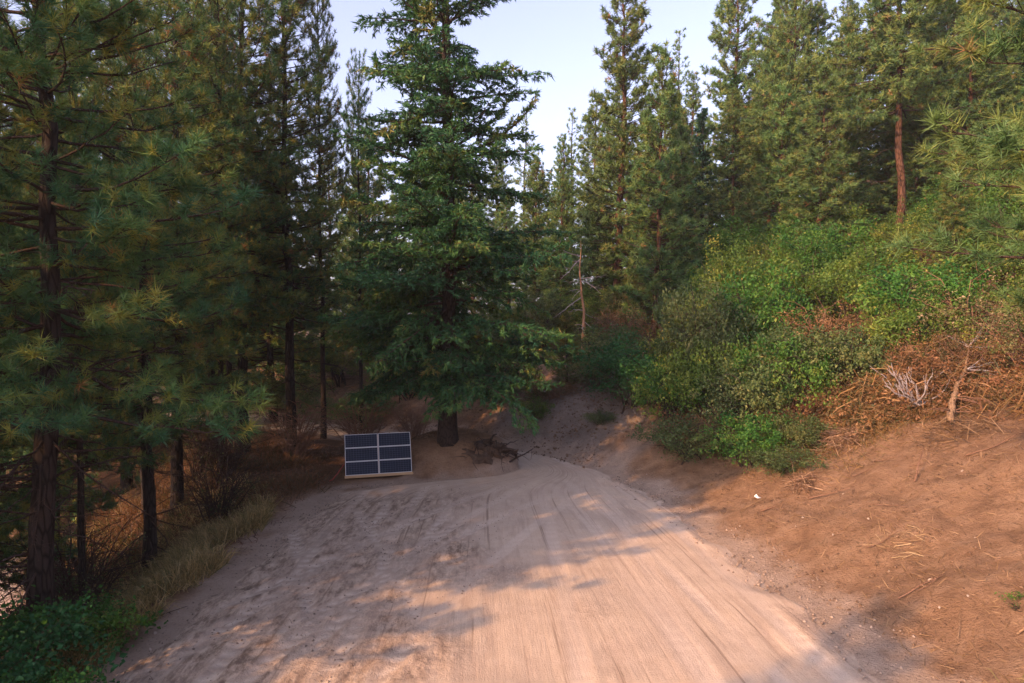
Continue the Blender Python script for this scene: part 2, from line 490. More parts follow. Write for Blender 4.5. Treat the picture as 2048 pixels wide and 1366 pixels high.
# the ground is pressed a little under the road sheet
xs = axis(-520, 520, -13, 17, 0.15); ys = axis(-70, 560, 5, 33, 0.155)
GX, GY = np.meshgrid(xs, ys)
GZ = land(GX, GY)
road_poly = np.concatenate([Ls, Rs[::-1]])
inside = np.zeros(GX.shape, bool)
px, py = road_poly[:, 0], road_poly[:, 1]
for k in range(len(px)):
    x0, y0, x1, y1 = px[k], py[k], px[k - 1], py[k - 1]
    if y0 == y1: continue
    c = ((GY < y0) != (GY < y1)) & (GX < (x1 - x0) * (GY - y0) / (y1 - y0) + x0)
    inside ^= c
dl = np.abs(side_dist(ROAD_L[:-1], GX, GY)); dr = np.abs(side_dist(ROAD_R[:-1], GX, GY))
near_road = np.minimum(dl, dr)
GZ = np.where(inside, land(GX, GY, True, False), GZ) - 0.05 * inside * sstep(0.0, 0.6, near_road)
df = side_dist(FOOT, GX, GY); de = -side_dist(EDGE, GX, GY)
duff = np.clip(sstep(-0.6, 0.6, de + 0.5 * fbm(GX, GY, 3, 8)) * (1 - sstep(4.6, 6.4, de)), 0, 1)
bench = sstep(19.5, 21.0, GY) * (df < -0.6) * (GX < -2)
left_litter = sstep(-4.2, -5.2, GX) * sstep(17.2, 18.4, GY) * (df < -1.0)
duff = np.maximum.reduce([duff, bench * (df < -2.6), left_litter, np.clip(sstep(5.0, 8.0, df + 1.5 * fbm(GX / 2, GY / 2, 3, 4)), 0, 0.75)])
pale = sstep(4.6, 6.6, de + 1.2 * fbm(GX / 2.0, GY / 2.0, 3, 6))
sandy = sstep(0.3, 0.7, np.exp(-(((GX - 2.0) / 3.0) ** 2 + ((GY - 23.5) / 4.0) ** 2)) + 0.35 * fbm(GX, GY, 3, 12))
sandy = np.maximum(sandy, np.exp(-(((GX + 1.5) / 3.0) ** 2 + ((GY - 19.9) / 1.7) ** 2)) * 0.0)
dust = np.where(inside, 1.0, sstep(0.75, 0.0, near_road + 0.7 * fbm(GX / 0.5, GY / 0.5, 4, 19)))
duff = duff * (1 - 0.7 * dust)
acc = Acc()
acc.add(np.stack([GX, GY, GZ], -1).reshape(-1, 3), None, grid_faces(*GX.shape), 0.0)
ground = obj('ground', acc.mesh('ground', True, {'duff': duff, 'pale': pale, 'sandy': sandy, 'dust': dust}), M['soil'])
tag(ground, 'brown bare soil of the hillside and the bank below the pines', kind='structure')

# ------------------------------------------------------------------ dirt road: graded sheet with wheel tracks
rs = np.random.RandomState(5)
RZ = land(RX, RY, True, False)
TR = []                        # wheel tracks as world polylines: (points, half width)
def track(pts, gauge=1.6, hw=0.13):
    p = np.array(pts, float)
    t = np.linspace(0, 1, 60); d = np.linspace(0, 1, len(p))
    q = np.stack([np.interp(t, d, p[:, 0]), np.interp(t, d, p[:, 1])], 1)
    ker = np.hanning(17)[1:-1]; ker /= ker.sum()
    qp = np.pad(q, ((7, 7), (0, 0)), mode='reflect', reflect_type='odd')
    q = np.stack([np.convolve(qp[:, k], ker, 'valid') for k in range(2)], 1)
    n = np.gradient(q, axis=0); n = np.stack([-n[:, 1], n[:, 0]], 1); n /= np.linalg.norm(n, axis=1, keepdims=True)
    for s in (-0.5, 0.5):
        TR.append((q + n * s * gauge, hw))
track([(-3.6, 4), (-2.6, 8), (-1.4, 12), (0.2, 16), (1.9, 19.5), (0.6, 21.8)])
track([(-4.4, 5), (-3.6, 9), (-2.4, 13), (-0.6, 16.2), (1.5, 19)], 1.5)
track([(-3.2, 7), (-2.9, 10.5), (-3.2, 14), (-3.0, 18.2)], 1.45, 0.12)
track([(-3.9, 10), (-2.6, 12.5), (-2.2, 15.5), (-2.6, 18.0)], 1.4, 0.11)
track([(-4.3, 15.5), (-3.0, 12.2), (-1.8, 9), (-1.2, 5)], 1.5, 0.11)
track([(3.6, 4), (3.2, 9), (2.7, 14), (1.9, 18.5)], 1.7, 0.15)
track([(1.6, 3), (1.7, 9), (1.6, 14), (1.6, 18.5), (0.6, 21.5)], 1.6, 0.14)
track([(4.4, 6), (3.9, 10), (3.1, 15), (2.2, 19)], 1.55, 0.12)
trk = np.zeros(RX.shape); berm = np.zeros(RX.shape); tread = np.zeros(RX.shape)
for q, hw in TR:
    best = np.full(RX.shape, 1e9); along = np.zeros(RX.shape); acc_s = 0.0
    for (x0, y0), (x1, y1) in zip(q[:-1:2], q[2::2]):
        dx, dy = x1 - x0, y1 - y0; L2 = dx * dx + dy * dy
        t = np.clip(((RX - x0) * dx + (RY - y0) * dy) / L2, 0, 1)
        d = np.hypot(RX - x0 - t * dx, RY - y0 - t * dy)
        m = d < best
        along = np.where(m, acc_s + t * math.sqrt(L2), along)
        best = np.where(m, d, best); acc_s += math.sqrt(L2)
    fade = np.clip(0.7 + 1.4 * vnoise(along / 1.7, along * 0, 77), 0, 1)
    trk = np.maximum(trk, fade * (1 - sstep(hw * 0.75, hw * 1.15, best)))
    berm = np.maximum(berm, fade * np.exp(-((best - hw * 1.35) / 0.06) ** 2))
    tread = np.maximum(tread, fade * (best < hw) * (np.sin(along * 2 * np.pi / 0.22) > 0))
U = np.broadcast_to(cc[None, :], RX.shape); SS = np.broadcast_to(S_[:, None], RX.shape)
streak = fbm(U * 60, SS * 0.16, 3, 31)
loose = sstep(0.56, 0.3, U + 0.3 * fbm(RX / 1.3, RY / 1.3, 3, 14))
loose = loose * sstep(18.2, 16.5, RY)
loose = np.clip(loose + 0.9 * sstep(0.9, 1.0, U + 0.06 * fbm(RX / 0.6, RY / 0.6, 3, 2)), 0, 1)
tread = tread * (0.25 + 0.75 * loose)
clod = fbm(RX / 0.35, RY / 0.35, 3, 41)
RZ = RZ + 0.006 * streak + (0.35 + 0.65 * loose) * (-0.024 * trk + 0.018 * berm + 0.008 * tread) + loose * (1 - trk) * 0.045 * clod
eo = np.minimum(U, 1 - U) * 10.0 + 0.55 * (fbm(RX / 0.7, RY / 0.7, 4, 51))
RZ = RZ + 0.010 - 0.07 * sstep(0.75, 0.0, eo)
acc = Acc()
acc.add(np.stack([RX, RY, RZ], -1).reshape(-1, 3), None, grid_faces(NS, NC), 0.0)
road = obj('dirt_road', acc.mesh('dirt_road', True, {'across': U, 'along': SS, 'track': trk, 'loose': loose, 'tread': tread}), M['road'])
tag(road, 'pale graded dirt road with tyre tracks bending left behind the mound', kind='structure')

# ------------------------------------------------------------------ trees
def trunk_line(rs, h, n=14, wander=0.012, lean=(0, 0)):
    t = np.linspace(0, 1, n)
    wx = np.cumsum(rs.normal(0, wander, n)); wy = np.cumsum(rs.normal(0, wander, n))
    wx -= wx[0]; wy -= wy[0]
    return np.stack([wx * h * 0.25 + lean[0] * t * h, wy * h * 0.25 + lean[1] * t * h, t * h - 0.25 * (t == 0)], 1)

def trunk_mesh(rs, line, r0, sides=12, flare=0.45):
    a = Acc(); n = len(line)
    P = np.stack([np.interp(np.linspace(0, 1, 40), np.linspace(0, 1, n), line[:, k]) for k in range(3)], 1)
    t = np.linspace(0, 1, 40)
    r = r0 * ((1 - t) ** 0.85 * 0.97 + 0.03) * (1 + flare * np.exp(-t * 28))
    tube(a, P, r, sides, 0.0, 0.07, rs)
    return a.mesh('trunk', True)

def limb_path(rs, p0, az, L, e0, e1, n=7, jit=0.09):
    e = np.linspace(e0, e1, n) + rs.normal(0, jit, n)
    a = az + np.cumsum(rs.normal(0, jit * 1.3, n))
    d = np.stack([np.cos(e) * np.cos(a), np.cos(e) * np.sin(a), np.sin(e)], 1)
    return np.vstack([p0, p0 + np.cumsum(d[:-1] * L / (n - 1), 0)]), d

def along(pts, s):
    f = s * (len(pts) - 1); i = min(int(f), len(pts) - 2); f -= i
    return pts[i] * (1 - f) + pts[i + 1] * f

def bare_limb(acc, rs, p0, az, L, e0, r):
    pts, d = limb_path(rs, p0, az, L, e0, e0 + rs.uniform(-0.5, 0.2), 6, 0.16)
    tube(acc, pts, np.linspace(r, r * 0.25, 6), 4)
    for k in range(int(2 + L * 3.5)):
        s = rs.uniform(0.25, 0.98); q = along(pts, s)
        a2 = az + rs.choice((-1, 1)) * rs.uniform(0.4, 1.2); l2 = rs.uniform(0.15, 0.45) * L * (1.15 - s)
        p2, _ = limb_path(rs, q, a2, l2, rs.uniform(-0.9, 0.4), rs.uniform(-1.0, 0.5), 4, 0.2)
        tube(acc, p2, np.linspace(r * 0.4, r * 0.13, 4), 3, cap=False)
        if l2 > 0.25:
            for _ in range(2):
                p3, _ = limb_path(rs, along(p2, rs.uniform(0.3, 1)), a2 + rs.uniform(-1, 1), l2 * 0.5, rs.uniform(-0.9, 0.5), rs.uniform(-1, 0.6), 3, 0.2)
                tube(acc, p3, np.linspace(r * 0.2, r * 0.1, 3), 3, cap=False)

def make_pine(seed, h, r0, c0, rad, whorl=0.42, per=4, nn=16, nl=0.17, nw=0.016, tuft_step=0.26, lean=(0, 0), low=0.55,
              dead=0, dry=0.06, prof=0.75, shoots=6.0, yellow=0.18, up=0.0, sides=10, side_bias=None):
    """ponderosa-like pine: whorls of limbs, tufts of long needles at the shoot ends"""
    rs = np.random.RandomState(seed)
    line = trunk_line(rs, h, lean=lean)
    out = {'trunk': trunk_mesh(rs, line, r0, sides)}
    br = Acc(); TP = []; TA = []; TT = []
    z = c0 * h
    while z < h * 0.985:
        t = (z / h - c0) / (1 - c0)
        for k in range(per if t < 0.9 else 3):
            if rs.rand() < 0.12: continue
            zz = z + rs.uniform(-0.5, 0.5) * whorl
            p0 = along(line, min(max(zz / h, 0), 0.995))
            az = rs.uniform(0, 2 * np.pi)
            L = rad * ((1 - t) ** prof * (low + (1 - low) * min(1, t / 0.25)) + 0.07) * rs.uniform(0.6, 1.15)
            if side_bias is not None:
                L *= 1 + side_bias[1] * max(0, math.cos(az - side_bias[0]))
            e0 = -0.25 + 0.85 * t + up + rs.normal(0, 0.12)
            pts, d = limb_path(rs, p0, az, L, e0, e0 + 0.35 + 0.25 * t, 7)
            rb = min(0.04, 0.010 + 0.008 * L)
            tube(br, pts, np.linspace(rb, 0.007, 7), 4, cap=False)
            tone = np.clip(rs.normal(0.32, 0.2), 0, 0.7)
            ns = max(3, int(L * shoots))
            for m in range(ns):
                s = 1 - rs.uniform(0, 1) ** 1.2 * 0.86
                if m < 2: s = 0.97
                q = along(pts, s)
                sl = rs.uniform(0.2, 0.5) * (0.5 + 0.45 * L * (1.25 - s))
                a2 = az + rs.choice((-1, 1)) * rs.uniform(0.25, 1.15) * (1.0 if m > 1 else 0.3)
                e2 = d[min(int(s * 6), 6)]; e2 = math.asin(np.clip(e2[2], -1, 1)) + rs.uniform(-0.25, 0.5)
                p2, d2 = limb_path(rs, q, a2, sl, e2, e2 + 0.35, 4, 0.12)
                tube(br, p2[::3] if sl < 0.35 else p2[[0, 2, 3]], 0.006, 3, cap=False)
                nt = max(1, int(sl / tuft_step))
                for w in range(nt):
                    f = 1 - w * (0.85 / nt)
                    TP.append(along(p2, f)); TA.append(d2[-1] + rs.normal(0, 0.25, 3) + np.array([0, 0, 0.35]))
                    x = tone * 0.75 + rs.normal(0, 0.1) + (0.3 if rs.rand() < 0.25 else 0.0)
                    u = rs.rand()
                    if u < dry * 0.35: x = rs.uniform(0.93, 1.0)
                    elif u < dry + yellow: x = rs.uniform(0.62, 0.85)
                    TT.append(np.clip(x, 0, 1))
        z += whorl * rs.uniform(0.75, 1.25)
    # leader
    for k in range(6):
        TP.append(along(line, 1 - k * 0.012)); TA.append(np.array([0, 0, 1.0]) + rs.normal(0, 0.3, 3)); TT.append(0.4)
    TP = np.array(TP); TA = unit(np.array(TA)); TT = np.array(TT); n = len(TP)
    cr = Acc()
    th = rs.uniform(0.2, 1.75, (n, nn)); ph = rs.uniform(0, 2 * np.pi, (n, nn))
    B = unit(np.cross(TA, rs.normal(size=(n, 3)))); Cx = np.cross(TA, B)
    D = (np.cos(th)[..., None] * TA[:, None] + np.sin(th)[..., None] * (np.cos(ph)[..., None] * B[:, None] + np.sin(ph)[..., None] * Cx[:, None]))
    D[..., 2] -= 0.12
    S = TP[:, None] - TA[:, None] * rs.uniform(-0.02, 0.11, (n, nn))[..., None]
    Ln = nl * rs.uniform(0.65, 1.15, (n, nn)) * rs.uniform(0.8, 1.15, (n, 1))
    blades(cr, S.reshape(-1, 3), D.reshape(-1, 3), Ln.ravel(), nw, np.clip(np.repeat(TT, nn) + rs.normal(0, 0.05, n * nn), 0, 1), rs)
    out['crown'] = cr.mesh('crown')
    for k in range(dead):
        zz = rs.uniform(0.04, c0 + 0.12)
        bare_limb(br, rs, along(line, zz), rs.uniform(0, 2 * np.pi), rad * rs.uniform(0.3, 0.85), rs.uniform(-0.5, 0.25), rs.uniform(0.012, 0.022))
    out['branches'] = br.mesh('branches', True)
    out['h'] = h
    return out

def make_fir(seed, h, r0, c0, rad, step=0.085, twigs=15, tl=0.17, tw=0.045, blades_per=3, prof=0.8, droop=0.0, extra=(), gaps=0.1, sides=12, dens=9.0, clear=(0, 0, -1)):
    """Douglas-fir-like tree: flat drooping sprays of short needles on long limbs"""
    rs = np.random.RandomState(seed)
    line = trunk_line(rs, h, wander=0.006)
    out = {'trunk': trunk_mesh(rs, line, r0, sides, 0.5)}
    br = Acc(); P = []; D = []; T = []; Ls_ = []
    def limb(p0, az, L, e0, e1, t):
        pts, d = limb_path(rs, p0, az, L, e0, e1, 8, 0.06)
        tube(br, pts, np.linspace(min(0.05, 0.012 + 0.011 * L), 0.006, 8), 4, cap=False)
        tone = np.clip(rs.normal(0.35, 0.22), 0, 0.95)
        nt = max(4, int(twigs * (0.4 + L / 2.0)))
        for m in range(nt):
            s = 0.16 + 0.84 * (m + rs.rand()) / nt
            q = along(pts, s); sd = 1 if m % 2 else -1
            l2 = L * 0.36 * (1.08 - s) ** 0.75 * rs.uniform(0.55, 1.15) + 0.1
            a2 = az + sd * rs.uniform(0.6, 1.15)
            base_e = math.asin(np.clip(d[min(int(s * 7), 7)][2], -1, 1))
            p2, d2 = limb_path(rs, q, a2, l2, base_e + rs.uniform(-0.2, 0.25), base_e - rs.uniform(0.2, 1.0), 4, 0.1)
            if l2 > 0.3: tube(br, p2, np.linspace(0.008, 0.004, 4), 3, cap=False)
            k = max(3, int(l2 * dens)) * 2
            ss = rs.uniform(0.0, 1.0, k)
            f = ss * 3; i = np.minimum(f.astype(int), 2); fr = (f - i)[:, None]
            pp = p2[i] * (1 - fr) + p2[i + 1] * fr
            dd = d2[i] + rs.normal(0, 0.55, (k, 3)); dd[:, 2] -= rs.uniform(-0.15, 0.35, k)
            P.append(pp); D.append(dd); T.append(np.clip(tone + rs.normal(0, 0.1, k) + 0.2 * (s > 0.8), 0, 1))
            Ls_.append(tl * rs.uniform(0.6, 1.25, k))
        P.append(pts[-1:]); D.append(d[-1:]); T.append(np.array([tone])); Ls_.append(np.array([tl * 1.4]))
    z = c0 * h
    while z < h * 0.985:
        t = (z / h - c0) / (1 - c0)
        if rs.rand() > gaps:
            az = rs.uniform(0, 2 * np.pi)
            L = rad * ((1 - t) ** prof + 0.05) * (0.4 + 0.8 * rs.rand() ** 0.8)
            if z < clear[2] and clear[0] < az < clear[1]: L *= 0.5
            e0 = -0.12 + 0.6 * t - droop + rs.normal(0, 0.2)
            limb(along(line, z / h), az, L, e0, e0 + rs.uniform(-0.35, 0.25) + 0.25 * t, t)
        z += step * (0.7 + 0.9 * t) * rs.uniform(0.5, 1.5)
    for (zf, az, L, e0, e1) in extra:
        limb(along(line, zf), az, L, e0, e1, 0.5)
    P = np.concatenate(P); D = np.concatenate(D); T = np.concatenate(T); LL = np.concatenate(Ls_)
    cr = Acc()
    for k in range(blades_per):
        j = rs.normal(0, 0.03, P.shape)
        blades(cr, P + j * 0.6, unit(D) + rs.normal(0, 0.28, P.shape), LL * rs.uniform(0.7, 1.1, len(LL)), tw, np.clip(T + rs.normal(0, 0.06, len(T)), 0, 1), rs)
    out['crown'] = cr.mesh('crown'); out['h'] = h
    # bare inner twigs on the lower trunk
    for k in range(16):
        bare_limb(br, rs, along(line, rs.uniform(0.05, 0.5)), rs.uniform(0, 6.28), rad * rs.uniform(0.25, 0.5), rs.uniform(-0.3, 0.3), 0.012)
    out['branches'] = br.mesh('branches', True)
    return out

def make_shrub(seed, h, rad, clumps=70, per=70, size=0.06, spread=0.17, stems=9, shape=1.0, bare=0.0, aspect=0.6, top=0.75):
    rs = np.random.RandomState(seed)
    st = Acc(); CP = []; CT = []
    tips = []
    for k in range(stems):
        az = rs.uniform(0, 6.28); lean = rs.uniform(0.1, 1.0) ** 0.8
        L = h * rs.uniform(0.7, 1.1)
        e0 = np.pi / 2 - lean * math.atan2(rad, h * 0.8)
        pts, d = limb_path(rs, np.array([rs.normal(0, 0.12 * rad), rs.normal(0, 0.12 * rad), -0.15]), az, L, e0 + 0.1, e0 - 0.25, 7, 0.12)
        tube(st, pts, np.linspace(0.022, 0.006, 7) * (0.6 + 0.3 * h), 4)
        for m in range(7):
            s = rs.uniform(0.3, 1.0); q = along(pts, s)
            p2, _ = limb_path(rs, q, az + rs.uniform(-1.6, 1.6), rad * rs.uniform(0.25, 0.75), rs.uniform(-0.2, 0.9), rs.uniform(-0.4, 0.8), 5, 0.18)
            tube(st, p2, np.linspace(0.009, 0.004, 5), 3, cap=False)
            tips += [along(p2, f) for f in (0.5, 0.75, 1.0)]
    tips = np.array(tips)
    lob = rs.normal(size=(5, 3)); lob = unit(lob)
    for k in range(clumps):
        if rs.rand() < 0.5:
            c = tips[rs.randint(len(tips))] + rs.normal(0, 0.12, 3)
        else:
            d = unit(rs.normal(size=3)); d[2] = abs(d[2]) ** 0.8 * top - (0.25 if rs.rand() < 0.35 else 0.0)
            rr = (0.45 + 0.6 * rs.rand() ** 0.6) * (1 + 0.5 * float(np.max(lob @ d)) - 0.25)
            c = np.array([d[0] * rad * rr, d[1] * rad * rr, h * 0.42 + d[2] * h * 0.62 * rr])
        if c[2] < 0.06: c[2] = rs.uniform(0.06, 0.5)
        CP.append(c); CT.append(np.clip(0.42 + 0.9 * float(fbm(np.array([c[0] * 1.1 + seed]), np.array([c[2] * 1.1 + c[1]]), 2, seed)[0]) + rs.normal(0, 0.12), 0, 0.92))
    CP = np.array(CP); CT = np.array(CT); n = len(CP)
    m = int(per * (1 - bare))
    P = CP[:, None] + rs.normal(0, spread, (n, m, 3)) * rs.uniform(0.5, 1.5, (n, 1, 1)) * np.array([1, 1, 0.75])
    N = rs.normal(size=(n, m, 3)); N[..., 2] = np.abs(N[..., 2]) + 0.35
    T = np.clip(CT[:, None] + rs.normal(0, 0.1, (n, m)) + (rs.rand(n, m) < 0.02) * 0.4, 0, 1)
    P = P.reshape(-1, 3); P[:, 2] = np.maximum(P[:, 2], 0.02)
    lv = Acc()
    leaves(lv, P, N.reshape(-1, 3), size * np.repeat(rs.uniform(0.7, 1.25, n), m) * rs.uniform(0.55, 1.2, n * m), T.ravel(), rs, aspect)
    return {'stems': st.mesh('stems', True), 'foliage': lv.mesh('foliage'), 'h': h}

def plant_tree(name, kit, x, y, label, needles, bark, height=None, rotz=0.0, group=None, wide=1.0, sink=0.1, cat='tree'):
    s = 1.0 if height is None else height / kit['h']
    o = thing(name, label, cat, (x, y, ground_z(x, y) - sink), rotz, group, (s * wide, s * wide, s))
    obj('trunk', kit['trunk'], bark, o)
    obj('branches', kit['branches'], M['twig'] if bark is not M['bark_red'] else M['twig'], o)
    obj('crown', kit['crown'], needles, o)
    return o

def plant_shrub(name, kit, x, y, label, leaf, height=None, rotz=0.0, group=None, wide=1.0, twig=None, sink=0.05, cat='shrub'):
    s = 1.0 if height is None else height / kit['h']
    o = thing(name, label, cat, (x, y, ground_z(x, y) - sink), rotz, group, (s * wide, s * wide, s))
    obj('stems', kit['stems'], twig or M['twig'], o)
    obj('foliage', kit['foliage'], leaf, o)
    return o

# ------------------------------------------------------------------ the left row of pines
LP = [  # x, y, height, trunk radius, crown start, limb length, lean, seed, dead limbs, label
    (-6.5, 9.2, 14.0, 0.17, 0.27, 2.6, (0.0, 0.004), 101, 60, 'nearest dark pine trunk rising the full height of the left edge'),
    (-8.4, 15.6, 13.0, 0.15, 0.24, 2.3, (-0.012, 0.0), 102, 26, 'slim leaning pine at the top of the bank above the dry grass'),
    (-9.3, 18.8, 16.0, 0.15, 0.26, 2.4, (-0.012, 0.0), 103, 26, 'pine with thin reddish trunk low on the bank beside the grass'),
    (-9.7, 22.0, 18.5, 0.19, 0.26, 2.5, (-0.016, 0.0), 104, 24, 'reddish-trunked pine third along the row before the solar panels'),
    (-9.0, 22.9, 19.0, 0.2, 0.28, 2.7, (0.004, 0.0), 105, 22, 'thick straight dark pine trunk midway along the left row'),
    (-7.7, 23.6, 18.5, 0.17, 0.30, 2.5, (0.0, 0.0), 106, 22, 'pine nearest the solar panels with yellow tufts against the sky'),
    (-12.8, 22.5, 17.0, 0.17, 0.22, 2.5, (0.004, 0.0), 107, 16, 'pine standing down the slope behind the row on the left'),
    (-11.2, 14.2, 15.0, 0.16, 0.16, 2.6, (0.0, 0.0), 108, 22, 'bushy pine below the bank close behind the nearest left trunk'),
]
far_kits = {}
for i, (x, y, h, r0, c0, rad, lean, sd, dead, lab) in enumerate(LP):
    if y < 17:
        close = y < 12
        kit = make_pine(sd, h, r0, c0, rad, whorl=0.24, per=5, nn=40 if close else 28, nl=0.21 if close else 0.2, nw=0.012 if close else 0.016,
                        tuft_step=0.16, lean=lean, dead=dead, dry=0.03, shoots=7.0, yellow=0.1 if close else 0.16, sides=14, low=0.85, prof=0.5)
        plant_tree('pine_tree', kit, x, y, lab, M['pine_needles'], M['bark_dark'], group='pines along the left bank')
    else:
        v = i % 3
        if v not in far_kits:
            far_kits[v] = make_pine(sd, 18.0, 0.17, 0.25, 2.5, whorl=0.28, per=5, nn=22, nl=0.2, nw=0.02, tuft_step=0.17,
                                    dead=34, dry=0.05, shoots=7.0, yellow=0.2, sides=14, low=0.85, prof=0.5)
        o = plant_tree('pine_tree', far_kits[v], x, y, lab, M['pine_needles'], M['bark_dark'], h, i * 1.9, 'pines along the left bank', rad / 2.5 * 18.0 / h)
        o.rotation_euler.y = math.atan(lean[0])
for i, (x, y, h, w, lab) in enumerate([
    (-8.7, 20.4, 16.0, 0.6, 'slender pine stem between the row and the solar panels'), (-10.9, 20.2, 16.5, 0.7, 'slender dark stem behind the leaning pine'),
    (-7.0, 25.2, 17.0, 0.6, 'slender pine stem right of the thick dark trunks'), (-11.9, 17.6, 15.5, 0.7, 'slender stem in shade beyond the leaning pine'),
    (-10.6, 25.6, 17.5, 0.7, 'slender stem in the gap behind the thick dark trunks'), (-6.0, 27.0, 15.0, 0.6, 'thinnest pine stem nearest the fir limbs'),
    (-7.9, 12.4, 13.0, 0.55, 'slender shaded pine a step behind the nearest left trunk')]):
    plant_tree('pine_tree', far_kits[i % 3], x, y, lab, M['pine_needles'], M['bark_dark'], h, i * 1.3 + 0.5, 'slender stems in the left row', w)
kit_left = [make_pine(120 + k, 16.0, 0.17, 0.11, 2.9, nn=17, nl=0.22, nw=0.034, dead=14, whorl=0.29, per=5, shoots=8.0, tuft_step=0.18, prof=0.5, low=0.85) for k in range(2)]
for i, (x, y, h, rz, lab) in enumerate([
    (-16.0, 21.0, 16.0, 0.3, 'dark pine on the lower ground seen between the left trunks'),
    (-17.5, 27.0, 18.0, 1.7, 'tall pine on the lower ground behind the left row'),
    (-13.5, 31.0, 17.5, 2.9, 'pine behind the row with sky showing through its limbs'),
    (-10.3, 29.5, 15.0, 5.2, 'pine behind the dark trunks where the road bends away'),
    (-23.5, 34.0, 18.0, 0.9, 'farther pine on the pale lower ground at the left'),
]):
    plant_tree('pine_tree', kit_left[i % 2], x, y, lab, M['pine_needles'], M['bark_dark'], h, rz, 'pines on the lower ground')
# two pines beyond the frame: one hangs its limbs into the upper right, one throws the shade at the lower right
kit = make_pine(131, 13.0, 0.16, 0.34, 2.9, nn=40, nl=0.22, nw=0.0125, whorl=0.3, per=5, dead=3, shoots=7.5, tuft_step=0.17, low=0.85, prof=0.5)
plant_tree('pine_tree', kit, 7.7, 7.6, 'close pine hanging long-needled limbs into the upper right corner', M['pine_needles_light'], M['bark_red'])
kit = kit_left[0]
plant_tree('pine_tree', kit, -7.3, -1.9, 'pine behind the camera that shades the road at the lower right', M['pine_needles'], M['bark_dark'], 9.4, 2.0)
plant_tree('pine_tree', kit_left[1], -11.6, 6.6, 'second pine outside the left edge, unseen, added to shade the road', M['pine_needles'], M['bark_dark'], 16.0, 4.2)  # out of view, added to make the shade on the road solid
plant_tree('pine_tree', kit_left[0], -13.8, 7.4, 'third pine outside the left edge, unseen, added to shade the road', M['pine_needles'], M['bark_dark'], 17.0, 0.2)  # another unseen caster, added to fill gaps in the road shade
plant_tree('pine_tree', kit_left[0], -17.5, 1.0, 'unseen pine on the lower ground behind and left of the camera, added for road shade', M['pine_needles'], M['bark_dark'], 17.0, 1.2)  # added offscreen, its crown blocks sun that would dapple the road
plant_tree('pine_tree', kit_left[1], -19.0, 4.4, 'unseen pine on the lower ground far outside the left edge, added for road shade', M['pine_needles'], M['bark_dark'], 18.0, 3.2)  # unseen, put in to thicken the shade on the left of the road
plant_tree('pine_tree', kit_left[0], -20.5, 0.0, 'outermost unseen pine on the lower ground behind the camera, added for road shade', M['pine_needles'], M['bark_dark'], 18.0, 5.2)  # added out of view as a further shade caster for the road
plant_tree('pine_tree', kit_left[1], -12.6, 11.2, 'unseen pine down the bank beyond the left edge, added for road shade', M['pine_needles'], M['bark_dark'], 15.5, 2.2)  # outside the frame, added to block sun from the road
plant_tree('pine_tree', kit_left[1], -8.7, 5.8, 'pine just outside the left edge of the picture', M['pine_needles'], M['bark_dark'], 14.0, 1.0)
plant_tree('pine_tree', kit_left[0], -15.0, 4.0, 'pine well outside the left edge of the picture', M['pine_needles'], M['bark_dark'], 15.0, 3.0)
plant_tree('pine_tree', kit_left[1], -16.5, 9.0, 'pine down the bank outside the left edge of the picture', M['pine_needles'], M['bark_dark'], 17.0, 5.0)

# ------------------------------------------------------------------ the fir in the middle
kit = make_fir(201, 19.0, 0.25, 0.10, 3.7, step=0.056, twigs=15, tl=0.17, tw=0.042, blades_per=3, prof=0.62, droop=0.06, gaps=0.0, clear=(3.2, 5.4, 3.2),
               extra=[(0.44, 0.1, 3.3, 0.35, 1.0), (0.46, 0.45, 2.9, 0.45, 1.0), (0.5, 3.2, 2.9, -0.02, 0.1), (0.68, 3.0, 2.4, 0.5, 1.1), (0.2, -0.3, 3.6, -0.15, -0.1), (0.17, 0.3, 3.4, -0.1, -0.3), (0.15, 0.1, 3.2, -0.05, -0.3), (0.13, 0.6, 2.8, -0.1, -0.3), (0.2, 2.9, 3.6, -0.1, -0.3), (0.16, 2.7, 3.2, -0.1, -0.25), (0.12, -0.5, 2.6, -0.1, -0.2), (0.115, 4.75, 1.7, -0.1, -0.5), (0.13, 5.2, 2.0, -0.1, -0.5), (0.14, 4.5, 1.8, 0.0, -0.5), (0.10, 5.6, 1.9, 0.0, -0.5), (0.15, 4.9, 2.2, 0.0, -0.4)] + [(0.075 + 0.008 * q, 4.5 + 0.26 * q, 1.5 + 0.1 * q, 0.05, -0.6) for q in range(10)] + [(0.09 + 0.01 * q, 0.3 + 0.35 * q, 2.2, 0.0, -0.5) for q in range(7)])
plant_tree('fir_tree', kit, -1.9, 20.2, 'big dark green fir on the mound behind the solar panels', M['fir_needles'], M['bark_fir'])

# ------------------------------------------------------------------ hillside trees
KP = [make_pine(301, 16.0, 0.2, 0.07, 2.4, nn=20, nw=0.036, nl=0.22, whorl=0.25, per=6, prof=0.65, shoots=8.0, tuft_step=0.22, yellow=0.1),
      make_pine(302, 11.0, 0.12, 0.03, 1.8, nn=20, nw=0.032, nl=0.22, whorl=0.22, per=6, prof=0.6, shoots=8.5, tuft_step=0.22, yellow=0.1, up=0.15),
      make_pine(303, 17.0, 0.26, 0.22, 3.7, nn=20, nw=0.04, nl=0.24, whorl=0.26, per=6, prof=0.6, shoots=7.5, tuft_step=0.24, yellow=0.2, low=0.95),
      make_pine(305, 17.0, 0.21, 0.42, 3.6, nn=20, nw=0.036, nl=0.23, whorl=0.26, per=6, prof=0.6, shoots=7.5, tuft_step=0.24, yellow=0.2, low=0.95, dead=8),
      make_pine(304, 18.0, 0.18, 0.2, 1.8, nn=14, nw=0.045, nl=0.24, whorl=0.42, per=4, prof=0.55, shoots=6.0, yellow=0.1)]
